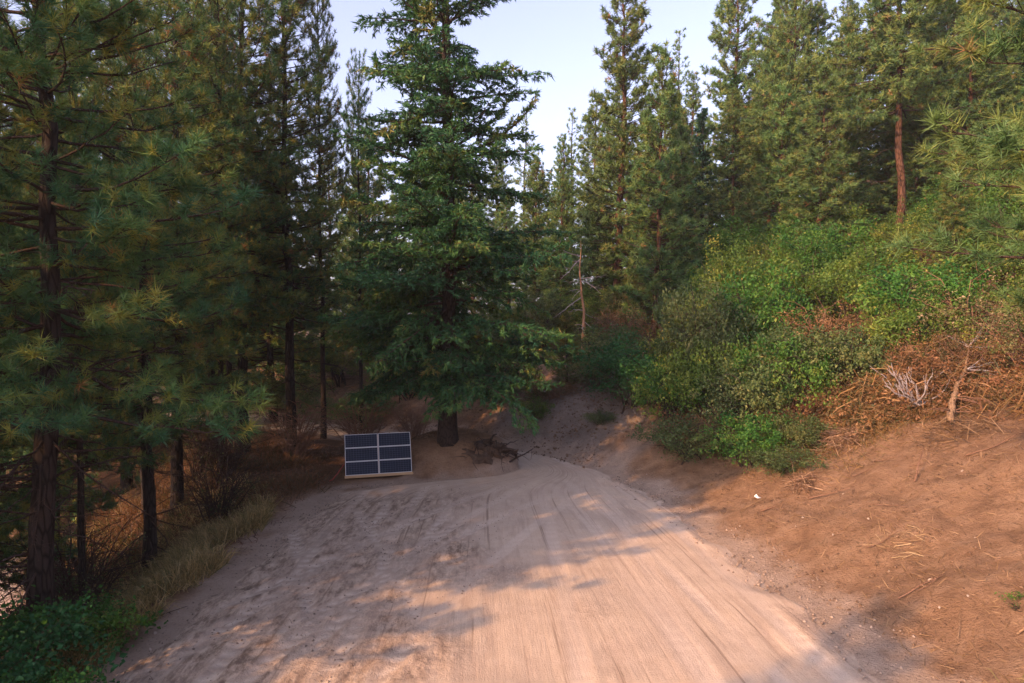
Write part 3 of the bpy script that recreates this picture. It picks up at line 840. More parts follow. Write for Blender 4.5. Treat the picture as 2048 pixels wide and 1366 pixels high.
KF = [make_fir(311, 10.0, 0.14, 0.04, 2.1, step=0.055, twigs=10, tl=0.22, tw=0.08, blades_per=2, prof=0.8, sides=8, dens=6.0),
      make_fir(312, 18.0, 0.2, 0.06, 2.7, step=0.075, twigs=9, tl=0.28, tw=0.1, blades_per=2, prof=0.7, sides=8, dens=5.0)]
PN, PL, FN, FB, BR, BD = M['pine_needles'], M['pine_needles_light'], M['fir_needles'], M['fir_needles_blue'], M['bark_red'], M['bark_dark']
HT = [  # name, kit, x, y, height, turn, width, needles, bark, label
    ('pine_tree', KP[0], 5.2, 33.0, 17.6, 0.4, 1.0, PL, BR, 'tall narrow dark pine right of the open sky'),
    ('pine_tree', KP[1], 6.2, 30.0, 12.4, 1.2, 1.0, PL, BR, 'pale long-needled pine just in front of the tall narrow pine'),
    ('pine_tree', KP[3], 17.3, 30.8, 16.0, 2.1, 1.0, PL, BR, 'broad pine with bare red trunk showing high on the right hillside'),
    ('pine_tree', KP[3], 14.6, 36.0, 16.6, 4.0, 0.75, PL, BR, 'pine with a short stretch of red trunk above the bright thicket'),
    ('pine_tree', KP[0], 13.9, 42.0, 18.3, 2.6, 1.0, PL, BR, 'pointed pine spire left of the trees at the upper right'),
    ('pine_tree', KP[4], 14.4, 60.0, 19.5, 0.2, 1.0, PL, BD, 'thin see-through pine standing alone against the sky'),
    ('fir_tree', KF[0], 10.5, 38.0, 9.6, 0.5, 1.0, FB, BD, 'blue-green fir in the dip below the thin pine'),
    ('fir_tree', KF[0], 13.2, 41.0, 11.5, 2.5, 1.0, FN, BD, 'dull green fir right of the blue-green fir'),
    ('pine_tree', KP[1], 15.4, 42.0, 11.0, 3.6, 1.2, PL, BR, 'bushy pine under the pointed spire'),
    ('pine_tree', KP[0], 22.6, 47.0, 15.0, 5.1, 1.3, PL, BR, 'pine behind and left of the broad red-trunked pine'),
    ('pine_tree', KP[1], 12.9, 33.6, 9.6, 0.9, 1.2, PL, BR, 'dense pine between the two red trunks on the hillside'),
    ('pine_tree', KP[1], 20.0, 36.0, 7.5, 2.2, 1.3, PL, BR, 'low bushy pine in front of the broad red-trunked pine'),
    ('fir_tree', KF[1], 32.5, 47.5, 19.0, 0.0, 1.2, FB, BD, 'hazy fir high at the far right behind the broad pine'),
    ('fir_tree', KF[1], 28.0, 44.5, 17.0, 1.0, 1.2, FB, BD, 'hazy fir left of the others in the far right stand'),
    ('fir_tree', KF[1], 35.5, 46.5, 19.0, 2.0, 1.2, FB, BD, 'hazy fir at the far right edge of the hillside'),
    ('fir_tree', KF[1], 40.0, 68.0, 19.0, 3.0, 1.2, FB, BD, 'hazy fir deepest in the far right stand'),
    ('fir_tree', KF[1], 24.5, 45.0, 17.0, 4.0, 1.2, FN, BD, 'dark fir beyond the broad red-trunked pine'),
    ('fir_tree', KF[1], 26.5, 60.0, 18.0, 5.0, 1.2, FB, BD, 'fir on the crest behind the red-trunked pines'),
    ('pine_tree', KP[1], 15.2, 23.8, 4.9, 0.7, 1.25, M['pine_needles_young'], BD, 'young thin-trunked pine alone in the shrubs at the right'),
    ('pine_tree', KP[2], 30.5, 44.0, 15.0, 0.7, 1.0, PL, BR, 'pine at the right behind the young thin-trunked pine'),
    ('pine_tree', KP[1], 2.1, 26.4, 2.8, 0.1, 1.6, M['pine_needles_young'], BD, 'small yellowish pine at the foot of the dead snag'),
    ('pine_tree', KP[1], 0.8, 25.9, 1.9, 2.1, 1.6, M['pine_needles_young'], BD, 'smallest yellowish pine beside the sandy bank'),
    ('pine_tree', KP[1], 1.2, 40.0, 9.6, 1.1, 1.1, PL, BR, 'pale green pine showing just right of the fir'),
    ('pine_tree', KP[0], 2.8, 38.0, 8.2, 1.5, 1.1, PL, BR, 'lower pine between the fir and the tall narrow pine'),
    ('pine_tree', KP[1], 8.6, 35.5, 9.0, 2.5, 1.2, PL, BR, 'pine tucked behind the pale long-needled pine'),
    ('pine_tree', KP[4], 1.4, 75.0, 21.5, 0.6, 1.0, PL, BD, 'distant thin pine top beside the fir limbs'),
    ('pine_tree', KP[0], -1.3, 55.0, 15.0, 0.8, 1.0, PL, BR, 'distant pine top touching the right side of the fir'),
    ('pine_tree', KP[4], 6.0, 70.0, 18.5, 2.6, 1.1, PL, BD, 'distant thin pine top left of the tall narrow pine'),
    ('fir_tree', KF[1], 4.8, 90.0, 17.5, 2.0, 1.1, FB, BD, 'farthest fir top in the notch of open sky'),
    ('pine_tree', KP[0], 7.4, 60.0, 16.5, 3.6, 1.1, PL, BR, 'distant pine leaning out behind the tall narrow pine'),
    ('pine_tree', KP[0], 1.8, 60.0, 12.5, 4.6, 1.1, PL, BR, 'distant pine low in the notch of open sky'),
    ('pine_tree', KP[1], -0.2, 48.0, 8.8, 5.6, 1.2, PL, BR, 'pale pine seen through the lower right limbs of the fir'),
    ('pine_tree', KP[0], -16.2, 60.0, 18.0, 0.2, 1.1, PL, BR, 'sunlit distant pine in the gap left of the fir'),
    ('pine_tree', KP[1], -11.0, 47.0, 11.0, 1.2, 1.3, PL, BR, 'pale round-topped pine in the gap left of the fir'),
    ('pine_tree', KP[0], -19.0, 55.0, 17.5, 2.2, 1.1, PL, BR, 'sunlit distant pine behind the left row'),
    ('pine_tree', KP[1], -7.6, 45.0, 9.5, 3.2, 1.3, PL, BR, 'pale pine behind the left limbs of the fir'),
    ('pine_tree', KP[1], -5.0, 40.0, 8.0, 4.2, 1.3, PL, BR, 'low pale pine behind the fir trunk'),
    ('pine_tree', KP[1], -7.6, 36.0, 6.0, 0.7, 1.4, M['pine_needles_young'], BD, 'young yellowish pine glimpsed behind the left of the fir'),
    ('pine_tree', KP[0], 10.5, 55.0, 13.0, 5.2, 1.2, PL, BR, 'pine on the crest left of the pointed spire'),
    ('pine_tree', KP[1], 12.4, 52.0, 11.5, 0.5, 1.2, PL, BR, 'pine on the crest below the thin pine'),
    ('pine_tree', KP[2], 16.4, 34.6, 11.0, 1.4, 1.0, PL, BR, 'full pine standing before the left red trunk'),
    ('pine_tree', KP[1], 14.6, 38.6, 10.5, 4.4, 1.3, PL, BR, 'pine right behind the tall arching leafy tree'),
    ('pine_tree', KP[2], 22.0, 34.5, 13.5, 3.3, 1.0, PL, BR, 'pine crowding the right side of the broad red-trunked pine'),
    ('pine_tree', KP[0], 28.0, 47.0, 16.0, 0.3, 1.2, PL, BR, 'pine at the upper right between two broad crowns'),
    ('pine_tree', KP[2], 21.0, 53.0, 18.0, 5.4, 0.9, PL, BR, 'pine on the crest between the two red-trunked pines'),
    ('fir_tree', KF[1], 38.5, 52.0, 17.0, 2.4, 1.1, FB, BD, 'fir at the right edge above the young pine'),
    ('pine_tree', KP[0], 12.2, 46.0, 12.5, 1.9, 1.1, PL, BR, 'pine directly above the blue-green fir'),
    ('pine_tree', KP[1], 19.6, 33.4, 6.5, 5.9, 1.5, PL, BR, 'short pine above the bright shrubs at the right'),
    ('pine_tree', KP[1], 24.5, 34.5, 8.0, 3.0, 1.4, PL, BR, 'short wide pine behind the yellow-leaved small tree'),
    ('fir_tree', KF[0], 28.5, 37.5, 11.0, 1.3, 1.1, FN, BD, 'dark fir behind the hanging pine limbs at the right'),
    ('fir_tree', KF[1], 24.0, 64.0, 20.0, 0.6, 1.1, FB, BD, 'hazy fir high between the broad crowns'),
    ('pine_tree', KP[1], 4.2, 35.0, 7.0, 0.9, 1.3, PL, BR, 'pale pine filling the gap left of the dead snag'),
    ('pine_tree', KP[0], -3.5, 62.0, 15.0, 1.9, 1.2, PL, BR, 'distant pine behind the middle of the fir'),
    ('pine_tree', KP[1], -13.5, 38.0, 9.0, 4.9, 1.4, PL, BR, 'pale pine behind the gap in the left row'),
    ('pine_tree', KP[0], -3.8, 40.0, 11.0, 0.5, 1.1, PL, BR, 'middling pine right behind the fir'),
    ('pine_tree', KP[0], -8.6, 42.0, 13.5, 2.5, 1.1, PL, BR, 'pine closing the gap left of the fir'),
    ('pine_tree', KP[0], -6.4, 52.0, 15.0, 3.5, 1.1, PL, BR, 'farther pine closing the gap left of the fir'),
    ('pine_tree', KP[0], 3.4, 45.0, 11.0, 1.2, 1.1, PL, BR, 'pine closing the lower part of the sky notch'),
    ('pine_tree', KP[0], 6.6, 42.0, 12.5, 3.2, 1.1, PL, BR, 'pine right behind the tall narrow pine'),
    ('pine_tree', KP[0], 9.4, 43.0, 12.0, 5.2, 1.1, PL, BR, 'pine between the pale long-needled pine and the blue-green fir'),
    ('pine_tree', KP[1], 13.6, 30.2, 9.5, 2.7, 1.3, PL, BR, 'pine rising out of the top of the thicket left of the red trunk'),
    ('pine_tree', KP[0], 20.2, 30.4, 11.0, 0.7, 1.2, PL, BR, 'pine rising right of the broad red trunk'),
    ('pine_tree', KP[1], 23.4, 29.4, 9.5, 1.8, 1.4, PL, BR, 'pine at the right edge above the yellow-leaved small tree'),
    ('pine_tree', KP[0], 10.6, 33.4, 10.0, 4.8, 1.2, PL, BR, 'pine behind the tall bright green leafy tree'),
    ('pine_tree', KP[0], 26.0, 31.4, 12.0, 5.8, 1.2, PL, BR, 'pine farthest right in the near hillside stand'),
    ('pine_tree', KP[0], -26.0, 48.0, 18.0, 5.5, 1.2, PL, BR, 'distant pine at the far left beyond the lower ground'),
    ('pine_tree', KP[0], -34.0, 52.0, 17.0, 0.5, 1.2, PL, BR, 'outermost distant pine at the far left'),
    ('pine_tree', KP[1], -30.0, 38.0, 12.0, 2.5, 1.3, PL, BR, 'shorter pine on the pale ground at the far left'),
]
for name, kit, x, y, h, rz, w, nm, bk, lab in HT:
    plant_tree(name, kit, x, y, lab, nm, bk, h, rz, 'trees on the hillside' if x > -3 else 'trees behind the fir', w)

# the dead snag
rs = np.random.RandomState(61)
x, y = 3.15, 30.3
o = thing('dead_tree', 'bare dead snag with orange trunk and crooked grey limbs', 'dead tree', (x, y, ground_z(x, y) - 0.1))
line = trunk_line(rs, 5.0, wander=0.035, lean=(-0.03, 0))
obj('trunk', trunk_mesh(rs, line, 0.09, 9), M['bark_snag'], o)
for k in range(15):
    a = Acc()
    bare_limb(a, rs, along(line, rs.uniform(0.2, 0.9)), rs.choice([3.3, 2.6, 4.0, 0.3, 5.5]), rs.uniform(0.5, 1.9), rs.uniform(-0.9, 0.3), rs.uniform(0.012, 0.028))
    obj('limb', a.mesh('limb', True), M['wood_grey'], o)

# ------------------------------------------------------------------ shrubs
KS = [make_shrub(401, 2.4, 1.5, 190, 44, 0.1, 0.15, stems=14), make_shrub(402, 1.8, 1.4, 170, 44, 0.09, 0.13, stems=14), make_shrub(403, 3.4, 1.7, 240, 46, 0.115, 0.17, top=0.95, stems=12),
      make_shrub(404, 1.1, 1.0, 150, 44, 0.06, 0.1, stems=14), make_shrub(405, 2.2, 1.4, 130, 34, 0.075, 0.14, stems=24), make_shrub(406, 4.6, 1.9, 280, 50, 0.13, 0.2, top=1.0),
      make_shrub(407, 2.0, 1.2, 30, 16, 0.06, 0.15, stems=34)]
LG, LD, LY, LO, LX, LW = M['leaf_green'], M['leaf_deep'], M['leaf_yellow'], M['leaf_olive'], M['leaf_dry'], M['leaf_pale']
SH = [  # kit, x, y, height, turn, width, leaf, label
    (0, 4.1, 22.9, 2.5, 0.0, 1.15, LD, 'rounded deep green bush overhanging the sandy bend'),
    (1, 4.9, 21.6, 1.5, 1.0, 1.0, LD, 'low dark leafy skirt right under the rounded green bush'),
    (4, 5.1, 23.0, 2.4, 2.0, 0.9, LY, 'bush with pale yellow leaves against the rounded green bush'),
    (0, 6.0, 21.3, 3.0, 3.0, 0.75, LO, 'upright grey-green bush at the head of the bare bank'),
    (3, 5.0, 18.9, 1.3, 0.4, 1.1, LO, 'leafy bush spilling down to the charred earth by the road'),
    (1, 6.1, 17.6, 1.5, 1.4, 0.9, LG, 'yellow-green bush arching over the bare slope edge'),
    (3, 6.5, 16.4, 0.8, 2.4, 1.2, LO, 'low ferny plant at the lip of the bare slope'),
    (0, 8.0, 22.6, 2.7, 3.4, 1.0, LG, 'green shrub in the middle of the thicket'),
    (2, 8.4, 26.6, 3.6, 4.4, 0.95, LY, 'tall yellow-green shrub at the thicket centre'),
    (1, 8.2, 19.8, 1.7, 5.4, 1.1, LO, 'olive shrub behind the cut straw'),
    (4, 9.4, 20.6, 1.9, 0.7, 1.1, LX, 'rust-leaved shrub above the straw heap'),
    (0, 10.4, 23.4, 2.4, 1.7, 1.05, LY, 'bright yellow-green shrub above the rust-leaved shrub'),
    (2, 11.6, 27.0, 3.3, 2.7, 1.0, LG, 'leafy green shrub high in the thicket'),
    (0, 13.0, 24.6, 2.5, 3.7, 1.05, LY, 'sunlit yellow shrub left of the young thin-trunked pine'),
    (1, 11.9, 20.2, 1.9, 4.7, 1.1, LG, 'green shrub behind the tangle of dead brush'),
    (4, 11.0, 18.3, 1.6, 5.7, 1.0, LX, 'dry orange-leaved shrub behind the pale antler-like branches'),
    (4, 12.7, 18.8, 2.5, 0.3, 1.0, LW, 'straggly shrub with pale dry leaves at the right edge'),
    (4, 12.6, 16.4, 1.9, 1.3, 1.0, LW, 'sparse pale shrub over the bank right of the fallen sapling'),
    (1, 14.8, 19.8, 2.2, 2.3, 1.1, LY, 'yellow-green shrub at the right edge of the picture'),
    (0, 16.9, 23.2, 2.6, 3.3, 1.1, LG, 'green shrub right of the young thin-trunked pine'),
    (5, 10.3, 31.6, 4.8, 4.3, 1.0, LG, 'tall bright green leafy tree in the hollow of the hillside'),
    (5, 13.8, 31.2, 5.0, 5.3, 1.0, LG, 'tall arching leafy tree at the top of the thicket'),
    (5, 18.0, 28.9, 3.4, 0.6, 1.05, LG, 'leafy tree below the broad red-trunked pine'),
    (5, 7.6, 31.8, 4.0, 1.6, 1.0, LD, 'dark leafy tree at the left end of the thicket'),
    (2, 21.5, 31.0, 4.2, 2.6, 1.2, LY, 'yellowing leafy tree at the far right of the thicket'),
    (5, 22.0, 26.5, 4.6, 3.6, 1.0, LY, 'yellow-leaved small tree behind the hanging pine limbs'),
    (2, 19.4, 27.4, 3.4, 4.6, 1.0, LG, 'green shrub between the young pine and the right edge'),
    (2, 15.6, 27.8, 3.0, 5.6, 1.1, LY, 'bright shrub just behind the young thin-trunked pine'),
    (2, 6.7, 25.6, 2.9, 0.8, 1.0, LO, 'olive shrub behind the grey-green bush'),
    (1, 3.9, 27.0, 1.9, 1.8, 1.1, LO, 'dull olive shrub between the snag and the bend'),
    (4, 4.6, 28.4, 2.0, 2.8, 1.0, LX, 'brownish shrub beside the foot of the dead snag'),
    (3, 0.75, 24.1, 0.95, 3.8, 0.75, LY, 'small yellow-green bush alone on the sandy bank'),
    (2, 1.4, 33.0, 2.6, 4.8, 1.1, LO, 'olive bush left of the dead snag'),
    (2, -0.6, 31.6, 2.2, 5.8, 1.1, LO, 'olive bush behind the right limbs of the fir'),
    (1, 3.2, 25.6, 1.5, 1.1, 1.0, LO, 'olive shrub on the lip of the sandy cut bank'),
    (3, 1.5, 25.2, 0.8, 2.1, 1.2, LX, 'rusty little bush on top of the sandy cut bank'),
    (3, -0.6, 26.6, 1.1, 3.1, 1.3, LO, 'low olive bush up the bank right of the fir'),
    (3, 2.95, 22.5, 0.5, 4.1, 1.2, LO, 'small weedy plant at the foot of the rounded green bush'),
    (1, 5.7, 20.3, 2.0, 0.6, 0.9, LY, 'yellow-green bush closing the bank just above the road bend'),
    (1, 6.6, 18.9, 1.9, 1.6, 0.9, LO, 'olive bush joining the low clump to the thicket'),
    (1, 7.6, 19.1, 2.0, 2.6, 0.9, LG, 'green bush joining the thicket to the bare slope'),
    (4, 5.6, 18.6, 1.3, 3.6, 0.9, LX, 'russet dry bush above the low green clump'),
    (1, 4.9, 20.6, 1.6, 4.6, 0.9, LG, 'green bush between the rounded bush and the bare slope'),
    (1, -4.6, 29.8, 1.7, 0.9, 1.2, LY, 'sunlit bush behind the fir trunk'),
    (2, -8.4, 33.5, 2.6, 1.9, 1.2, LY, 'sunlit bush seen beneath the left limbs of the fir'),
    (1, 9.9, 25.0, 2.2, 2.9, 1.1, LG, 'round green shrub beneath the tall yellow-green shrub'),
    (0, 13.3, 28.8, 2.8, 3.9, 1.1, LG, 'mid green shrub high right in the thicket'),
    (1, 7.0, 23.4, 2.2, 4.9, 1.0, LY, 'yellowish shrub just right of the grey-green bush'),
    (1, 6.9, 19.4, 1.3, 5.9, 1.2, LO, 'low olive shrub above the arching yellow-green bush'),
    (4, 7.6, 18.4, 1.1, 0.1, 1.2, LX, 'low rusty shrub at the brink of the bare slope'),
    (0, 17.8, 20.8, 2.4, 1.1, 1.1, LO, 'olive shrub beyond the right edge shrubs'),
    (5, 26.0, 33.0, 4.5, 2.2, 1.1, LG, 'leafy tree under the pines at the far right'),
    (2, 12.0, 34.5, 3.4, 3.2, 1.2, LG, 'leafy shrub under the blue-green fir'),
    (2, 15.8, 34.0, 3.2, 4.2, 1.2, LG, 'leafy shrub under the dense pine on the hillside'),
    (2, 24.5, 37.0, 3.6, 5.2, 1.2, LG, 'leafy shrub at the foot of the broad red-trunked pine'),
    (2, 5.4, 31.5, 2.0, 5.0, 1.1, LO, 'olive bush at the foot of the tall narrow pine'),
    (2, 8.7, 29.0, 2.7, 0.2, 1.1, LG, 'dark green shrub in the gap beside the tall yellow-green one'),
    (4, 8.7, 18.5, 1.2, 0.5, 1.1, LX, 'dry rust shrub left of the antler-like branch'),
    (4, 10.7, 17.7, 1.3, 1.5, 1.0, LX, 'dry rust shrub right behind the antler-like branch'),
    (4, 11.7, 17.3, 1.3, 2.5, 1.0, LX, 'dry rust shrub above the pale fallen sapling'),
    (1, -6.2, 27.4, 1.6, 0.5, 1.2, LO, 'olive bush under the pines behind the solar panels'),
    (2, -9.2, 28.6, 2.4, 1.5, 1.2, LO, 'olive bush between the dark left trunks'),
    (2, -12.2, 28.2, 2.6, 2.5, 1.2, LY, 'yellowish bush behind the thick left trunks'),
    (2, -11.0, 34.5, 2.8, 3.5, 1.3, LY, 'yellow bush far back between the left trunks'),
    (2, -14.8, 25.0, 2.8, 4.5, 1.2, LO, 'olive bush down the slope behind the left row'),
    (2, -2.2, 33.5, 2.6, 5.5, 1.2, LO, 'olive bush directly behind the fir'),
    (2, 3.6, 32.6, 2.4, 0.4, 1.1, LY, 'yellowish bush just left of the tall narrow pine'),
    (2, -5.6, 34.5, 2.6, 1.4, 1.2, LY, 'yellow bush behind the left side of the fir'),
    (1, 9.3, 19.2, 1.6, 2.2, 1.1, LO, 'olive shrub just above the rust-coloured brush'),
    (1, 11.4, 19.2, 1.7, 3.2, 1.1, LY, 'yellow-green shrub just above the antler-like branch'),
    (1, 7.3, 17.4, 1.0, 4.2, 1.1, LO, 'low olive shrub left of the straw heap'),
    (0, 13.9, 17.6, 2.1, 5.2, 1.0, LY, 'leafy shrub at the right edge behind the sparse pale shrub'),
    (6, -7.6, 10.8, 1.7, 0.2, 1.0, LO, 'leafless twiggy thicket behind the nearest left trunk'),
    (6, -8.6, 13.4, 2.0, 1.2, 1.0, LO, 'leafless twiggy thicket below the dry grass'),
    (6, -7.3, 16.8, 1.6, 2.2, 1.0, LO, 'dark twiggy thicket at the foot of the leaning pine'),
    (6, -8.2, 19.4, 1.7, 3.2, 1.0, LO, 'dark twiggy thicket left of the solar panels'),
    (6, -7.0, 21.8, 1.9, 4.2, 1.1, LX, 'tangle of dry twigs directly behind the solar panels'),
    (6, -5.0, 22.6, 1.9, 5.2, 1.1, LX, 'tangle of dry twigs between the solar panels and the fir'),
    (6, -10.4, 16.2, 2.2, 0.7, 1.1, LO, 'twiggy thicket down the bank among the stems'),
    (6, -9.6, 10.6, 2.0, 1.7, 1.1, LO, 'twiggy thicket down the bank at the far left'),
    (6, -11.6, 12.6, 2.4, 2.7, 1.1, LO, 'twiggy thicket low at the left edge'),
    (6, -9.6, 21.0, 2.0, 3.7, 1.0, LO, 'twiggy thicket under the thick dark trunks'),
    (6, -3.6, 24.6, 1.6, 4.7, 1.0, LX, 'dry twigs behind the fir trunk'),
    (2, 11.2, 29.6, 2.9, 1.5, 1.1, LY, 'yellow-green shrub below the tall bright green tree'),
]
for i, (k, x, y, h, rz, w, lf, lab) in enumerate(SH):
    if 4.5 < x < 12 and k in (0, 1, 2) and y > 18: h, w = h * 1.25, w * 0.8
    if k in (2, 5) and x > 6 and y > 25: h *= 0.78
    small_tree = k == 5
    plant_shrub('leafy_tree' if small_tree else 'shrub', KS[k], x, y, lab, lf, h, rz, 'thicket on the right hillside' if x > 3 else 'shrubs behind the bend', w,
                M['twig_red'] if lf in (LX, LW) else M['twig'], cat='tree' if small_tree else 'shrub')
# near shrubs at the lower left, with leaves large enough to see
KN = [make_shrub(421, 1.5, 0.95, 70, 60, 0.085, 0.12, stems=8, aspect=0.7), make_shrub(422, 1.1, 0.8, 50, 55, 0.08, 0.12, stems=7, aspect=0.7)]
for i, (k, x, y, h, rz, lab) in enumerate([
    (0, -5.75, 7.7, 1.35, 0.0, 'deep green leafy bush at the foot of the nearest left trunk'),
    (1, -5.0, 6.9, 0.8, 1.5, 'bright green leafy bush in the lower left corner of the picture'),
    (0, -6.9, 8.2, 1.6, 2.5, 'shaded leafy bush behind the nearest left trunk'),
    (1, -5.55, 9.2, 0.8, 3.5, 'small green bush at the road edge before the dry grass')]):
    plant_shrub('shrub', KN[k], x, y, lab, M['leaf_green'] if i != 0 else M['leaf_deep'], h, rz, 'leafy bushes at the lower left')

# ------------------------------------------------------------------ solar panels leaning on a timber frame
def panel_rig():
    lx, ly = -4.6, 18.72
    yaw = R(16.5)
    o = thing('solar_panel_rack', 'rack of six blue-black solar panels leaning back at the road edge', 'solar panel', (lx, ly, 0.05), yaw)
    W, Hh, tilt = 0.91, 0.378, R(20)
    ca, sa = math.cos(tilt), math.sin(tilt)
    def tilt_pts(a):
        for i, v in enumerate(a.v):
            y, z = v[:, 1].copy(), v[:, 2].copy()
            w = v.copy(); w[:, 1] = y * ca + z * sa; w[:, 2] = z * ca - y * sa
            a.v[i] = w
        return a
    base = 0.075
    for c in range(2):
        for r in range(3):
            x0 = c * (W + 0.018) + 0.0; z0 = base + r * (Hh + 0.004)
            fr = Acc(); f = 0.014; th = 0.035
            box(fr, (x0, -th, z0), (x0 + W, 0, z0 + f)); box(fr, (x0, -th, z0 + Hh - f), (x0 + W, 0, z0 + Hh))
            box(fr, (x0, -th, z0 + f), (x0 + f, 0, z0 + Hh - f)); box(fr, (x0 + W - f, -th, z0 + f), (x0 + W, 0, z0 + Hh - f))
            frame = obj('solar_panel', tilt_pts(fr).mesh('solar_panel'), M['panel_frame'], o)
            g = Acc()
            box(g, (x0 + f, -th + 0.007, z0 + f), (x0 + W - f, -0.004, z0 + Hh - f))
            me = tilt_pts(g).mesh('cells')
            uv = me.uv_layers.new(name='UVMap')
            vv = np.array([[0, 0], [1, 0], [1, 0], [0, 0], [0, 1], [1, 1], [1, 1], [0, 1]], float)
            li = np.zeros(len(me.loops), np.int32); me.loops.foreach_get('vertex_index', li)
            uv.data.foreach_set('uv', vv[li].astype(np.float32).ravel())
            obj('cells', me, M['cells'], frame)
    a = Acc(); box(a, (-0.02, -0.05, 0.0), (2 * W + 0.045, 0.05, base - 0.004)); obj('bottom_rail', tilt_pts(a).mesh('bottom_rail'), M['lumber'], o)
    for x in (0.1, W - 0.02, 2 * W - 0.1):
        a = Acc(); box(a, (x, 0.003, base - 0.002), (x + 0.09, 0.04, base + 3 * Hh - 0.02)); obj('upright', tilt_pts(a).mesh('upright'), M['lumber'], o)
        top = np.array([x + 0.04, 0.05 + math.sin(tilt) * 1.05, 1.0]); ft = np.array([x + 0.04, 1.0, 0.0])
        a = Acc(); tube(a, [ft, top], 0.032, 4); obj('prop', a.mesh('prop'), M['lumber'], o)
    return o
panel_rig()
a = Acc(); rs = np.random.RandomState(3)
tube(a, [(-5.0, 18.55, 0.03), (-4.93, 18.62, 0.05), (-4.82, 18.72, 0.2), (-4.68, 18.9, 0.42)], 0.012, 5)
tag(obj('tie_strap', a.mesh('tie_strap', True), M['strap']), 'thin red strap tied off beside the solar panels', 'strap')

a = Acc()
q = np.array([(-3.0, 19.6, 0.3), (-2.75, 19.5, 0.08), (-2.5, 19.25, 0.05), (-2.3, 19.3, 0.08), (-2.1, 19.6, 0.3), (-2.0, 19.9, 0.5)])
tube(a, np.stack([np.interp(np.linspace(0, 5, 24), range(6), q[:, k]) for k in range(3)], 1), 0.011, 5)
tag(obj('power_cable', a.mesh('power_cable', True), M['twig']), 'dark cable running from the solar panels towards the fir', 'cable')

# ------------------------------------------------------------------ upturned root mass at the end of the mound
rs = np.random.RandomState(71)
o = thing('root_mass', 'dark overhanging root mass at the end of the fir mound', 'roots', (-0.35, 19.95, 0.1))
a = Acc()
ph, th = np.meshgrid(np.linspace(0, 2 * np.pi, 64, endpoint=False), np.linspace(0.02, np.pi * 0.66, 30))
X = np.sin(th) * np.cos(ph); Y = np.sin(th) * np.sin(ph); Z = np.cos(th)
rr = 1 + 0.5 * fbm(X * 2.2 + 5, Y * 2.2 + Z * 1.7, 3, 81) + 0.14 * fbm(X * 7 + 2, Y * 7 + Z * 6, 3, 83)
V = np.stack([X * rr * 1.0 - 0.6, Y * rr * 0.7 + 0.45, Z * rr * 0.4 + 0.3], -1)
n, m = ph.shape
i = np.arange(n - 1)[:, None] * m; j = np.arange(m)[None, :]; k = (j + 1) % m
acc2 = np.stack([i + j, i + m + j, i + m + k, i + k], -1).reshape(-1, 4)
a.add(V.reshape(-1, 3), [(0, q, q + 1) for q in range(1, m - 1)], acc2)
obj('soil_clod', a.mesh('soil_clod', True), bark_mat('dark_clod', (0.04, 0.026, 0.018), (0.15, 0.1, 0.07), 6.0, False), o)
for k in range(44):
    a = Acc(); az = rs.uniform(-2.8, 1.0); p0 = np.array([rs.uniform(-0.9, 0.35), rs.uniform(-0.3, 0.2), rs.uniform(0.3, 0.8)])
    pts, _ = limb_path(rs, p0, az, rs.uniform(0.35, 0.9), rs.uniform(-0.6, 0.6), rs.uniform(-1.5, 0.2), 6, 0.28)
    tube(a, pts, np.linspace(rs.uniform(0.01, 0.024), 0.004, 6), 4)
    obj('root', a.mesh('root', True), M['twig'], o)
a = Acc(); tube(a, [(0.2, -0.05, 0.12), (0.5, 0.0, 0.3), (0.72, 0.05, 0.38), (0.98, 0.05, 0.55)], [0.03, 0.026, 0.02, 0.012], 6)
tube(a, [(0.92, 0.05, 0.51), (0.93, 0.04, 0.35), (0.9, 0.05, 0.2)], 0.006, 3)
obj('root_prong', a.mesh('root_prong', True), M['twig'], o)
a = Acc(); tube(a, [(-0.3, 0.1, 0.65), (-0.27, 0.12, 0.8), (-0.2, 0.1, 0.93), (-0.1, 0.08, 0.97)], [0.05, 0.04, 0.03, 0.015], 6)
obj('stub', a.mesh('stub', True), M['bark_fir'], o)

# ------------------------------------------------------------------ dead brush on the right bank
rs = np.random.RandomState(88)
def at_ground(x, y, dz=0.0): return (x, y, ground_z(x, y) + dz)
o = thing('dead_branch', 'silvery antler-like dead branch upended on the brush heap', 'dead branch', at_ground(9.85, 16.5, 0.25))
for k in range(17):
    a = Acc(); az = rs.uniform(2.0, 4.6) if k < 13 else rs.uniform(-0.6, 1.2)
    e = rs.uniform(0.35, 1.2)
    pts, _ = limb_path(rs, np.array([rs.normal(0, 0.05), rs.normal(0, 0.05), 0.0]), az, rs.uniform(0.6, 1.3), e * 0.7, e * 0.7 + rs.uniform(0.4, 1.0), 8, 0.2)
    tube(a, pts, np.linspace(rs.uniform(0.018, 0.036), 0.006, 8), 5)
    for q in range(2):
        p2, _ = limb_path(rs, along(pts, rs.uniform(0.35, 0.85)), az + rs.uniform(-0.9, 0.9), rs.uniform(0.2, 0.5), rs.uniform(0.3, 1.3), rs.uniform(0.5, 1.5), 5, 0.15)
        tube(a, p2, np.linspace(0.013, 0.005, 5), 4)
    obj('limb', a.mesh('limb', True), M['wood_grey'], o)
o = thing('fallen_sapling', 'pale debarked fallen sapling slanting up the bank into the brush', 'fallen tree', at_ground(10.35, 15.9, 0.0))
a = Acc(); P = np.array([(-0.5, -0.6, -0.12), (-0.3, -0.35, 0.08), (-0.02, 0.0, 0.34), (0.35, 0.45, 0.62), (0.85, 0.9, 0.95), (1.3, 1.5, 1.5)])
tt = np.linspace(0, 5, 22)
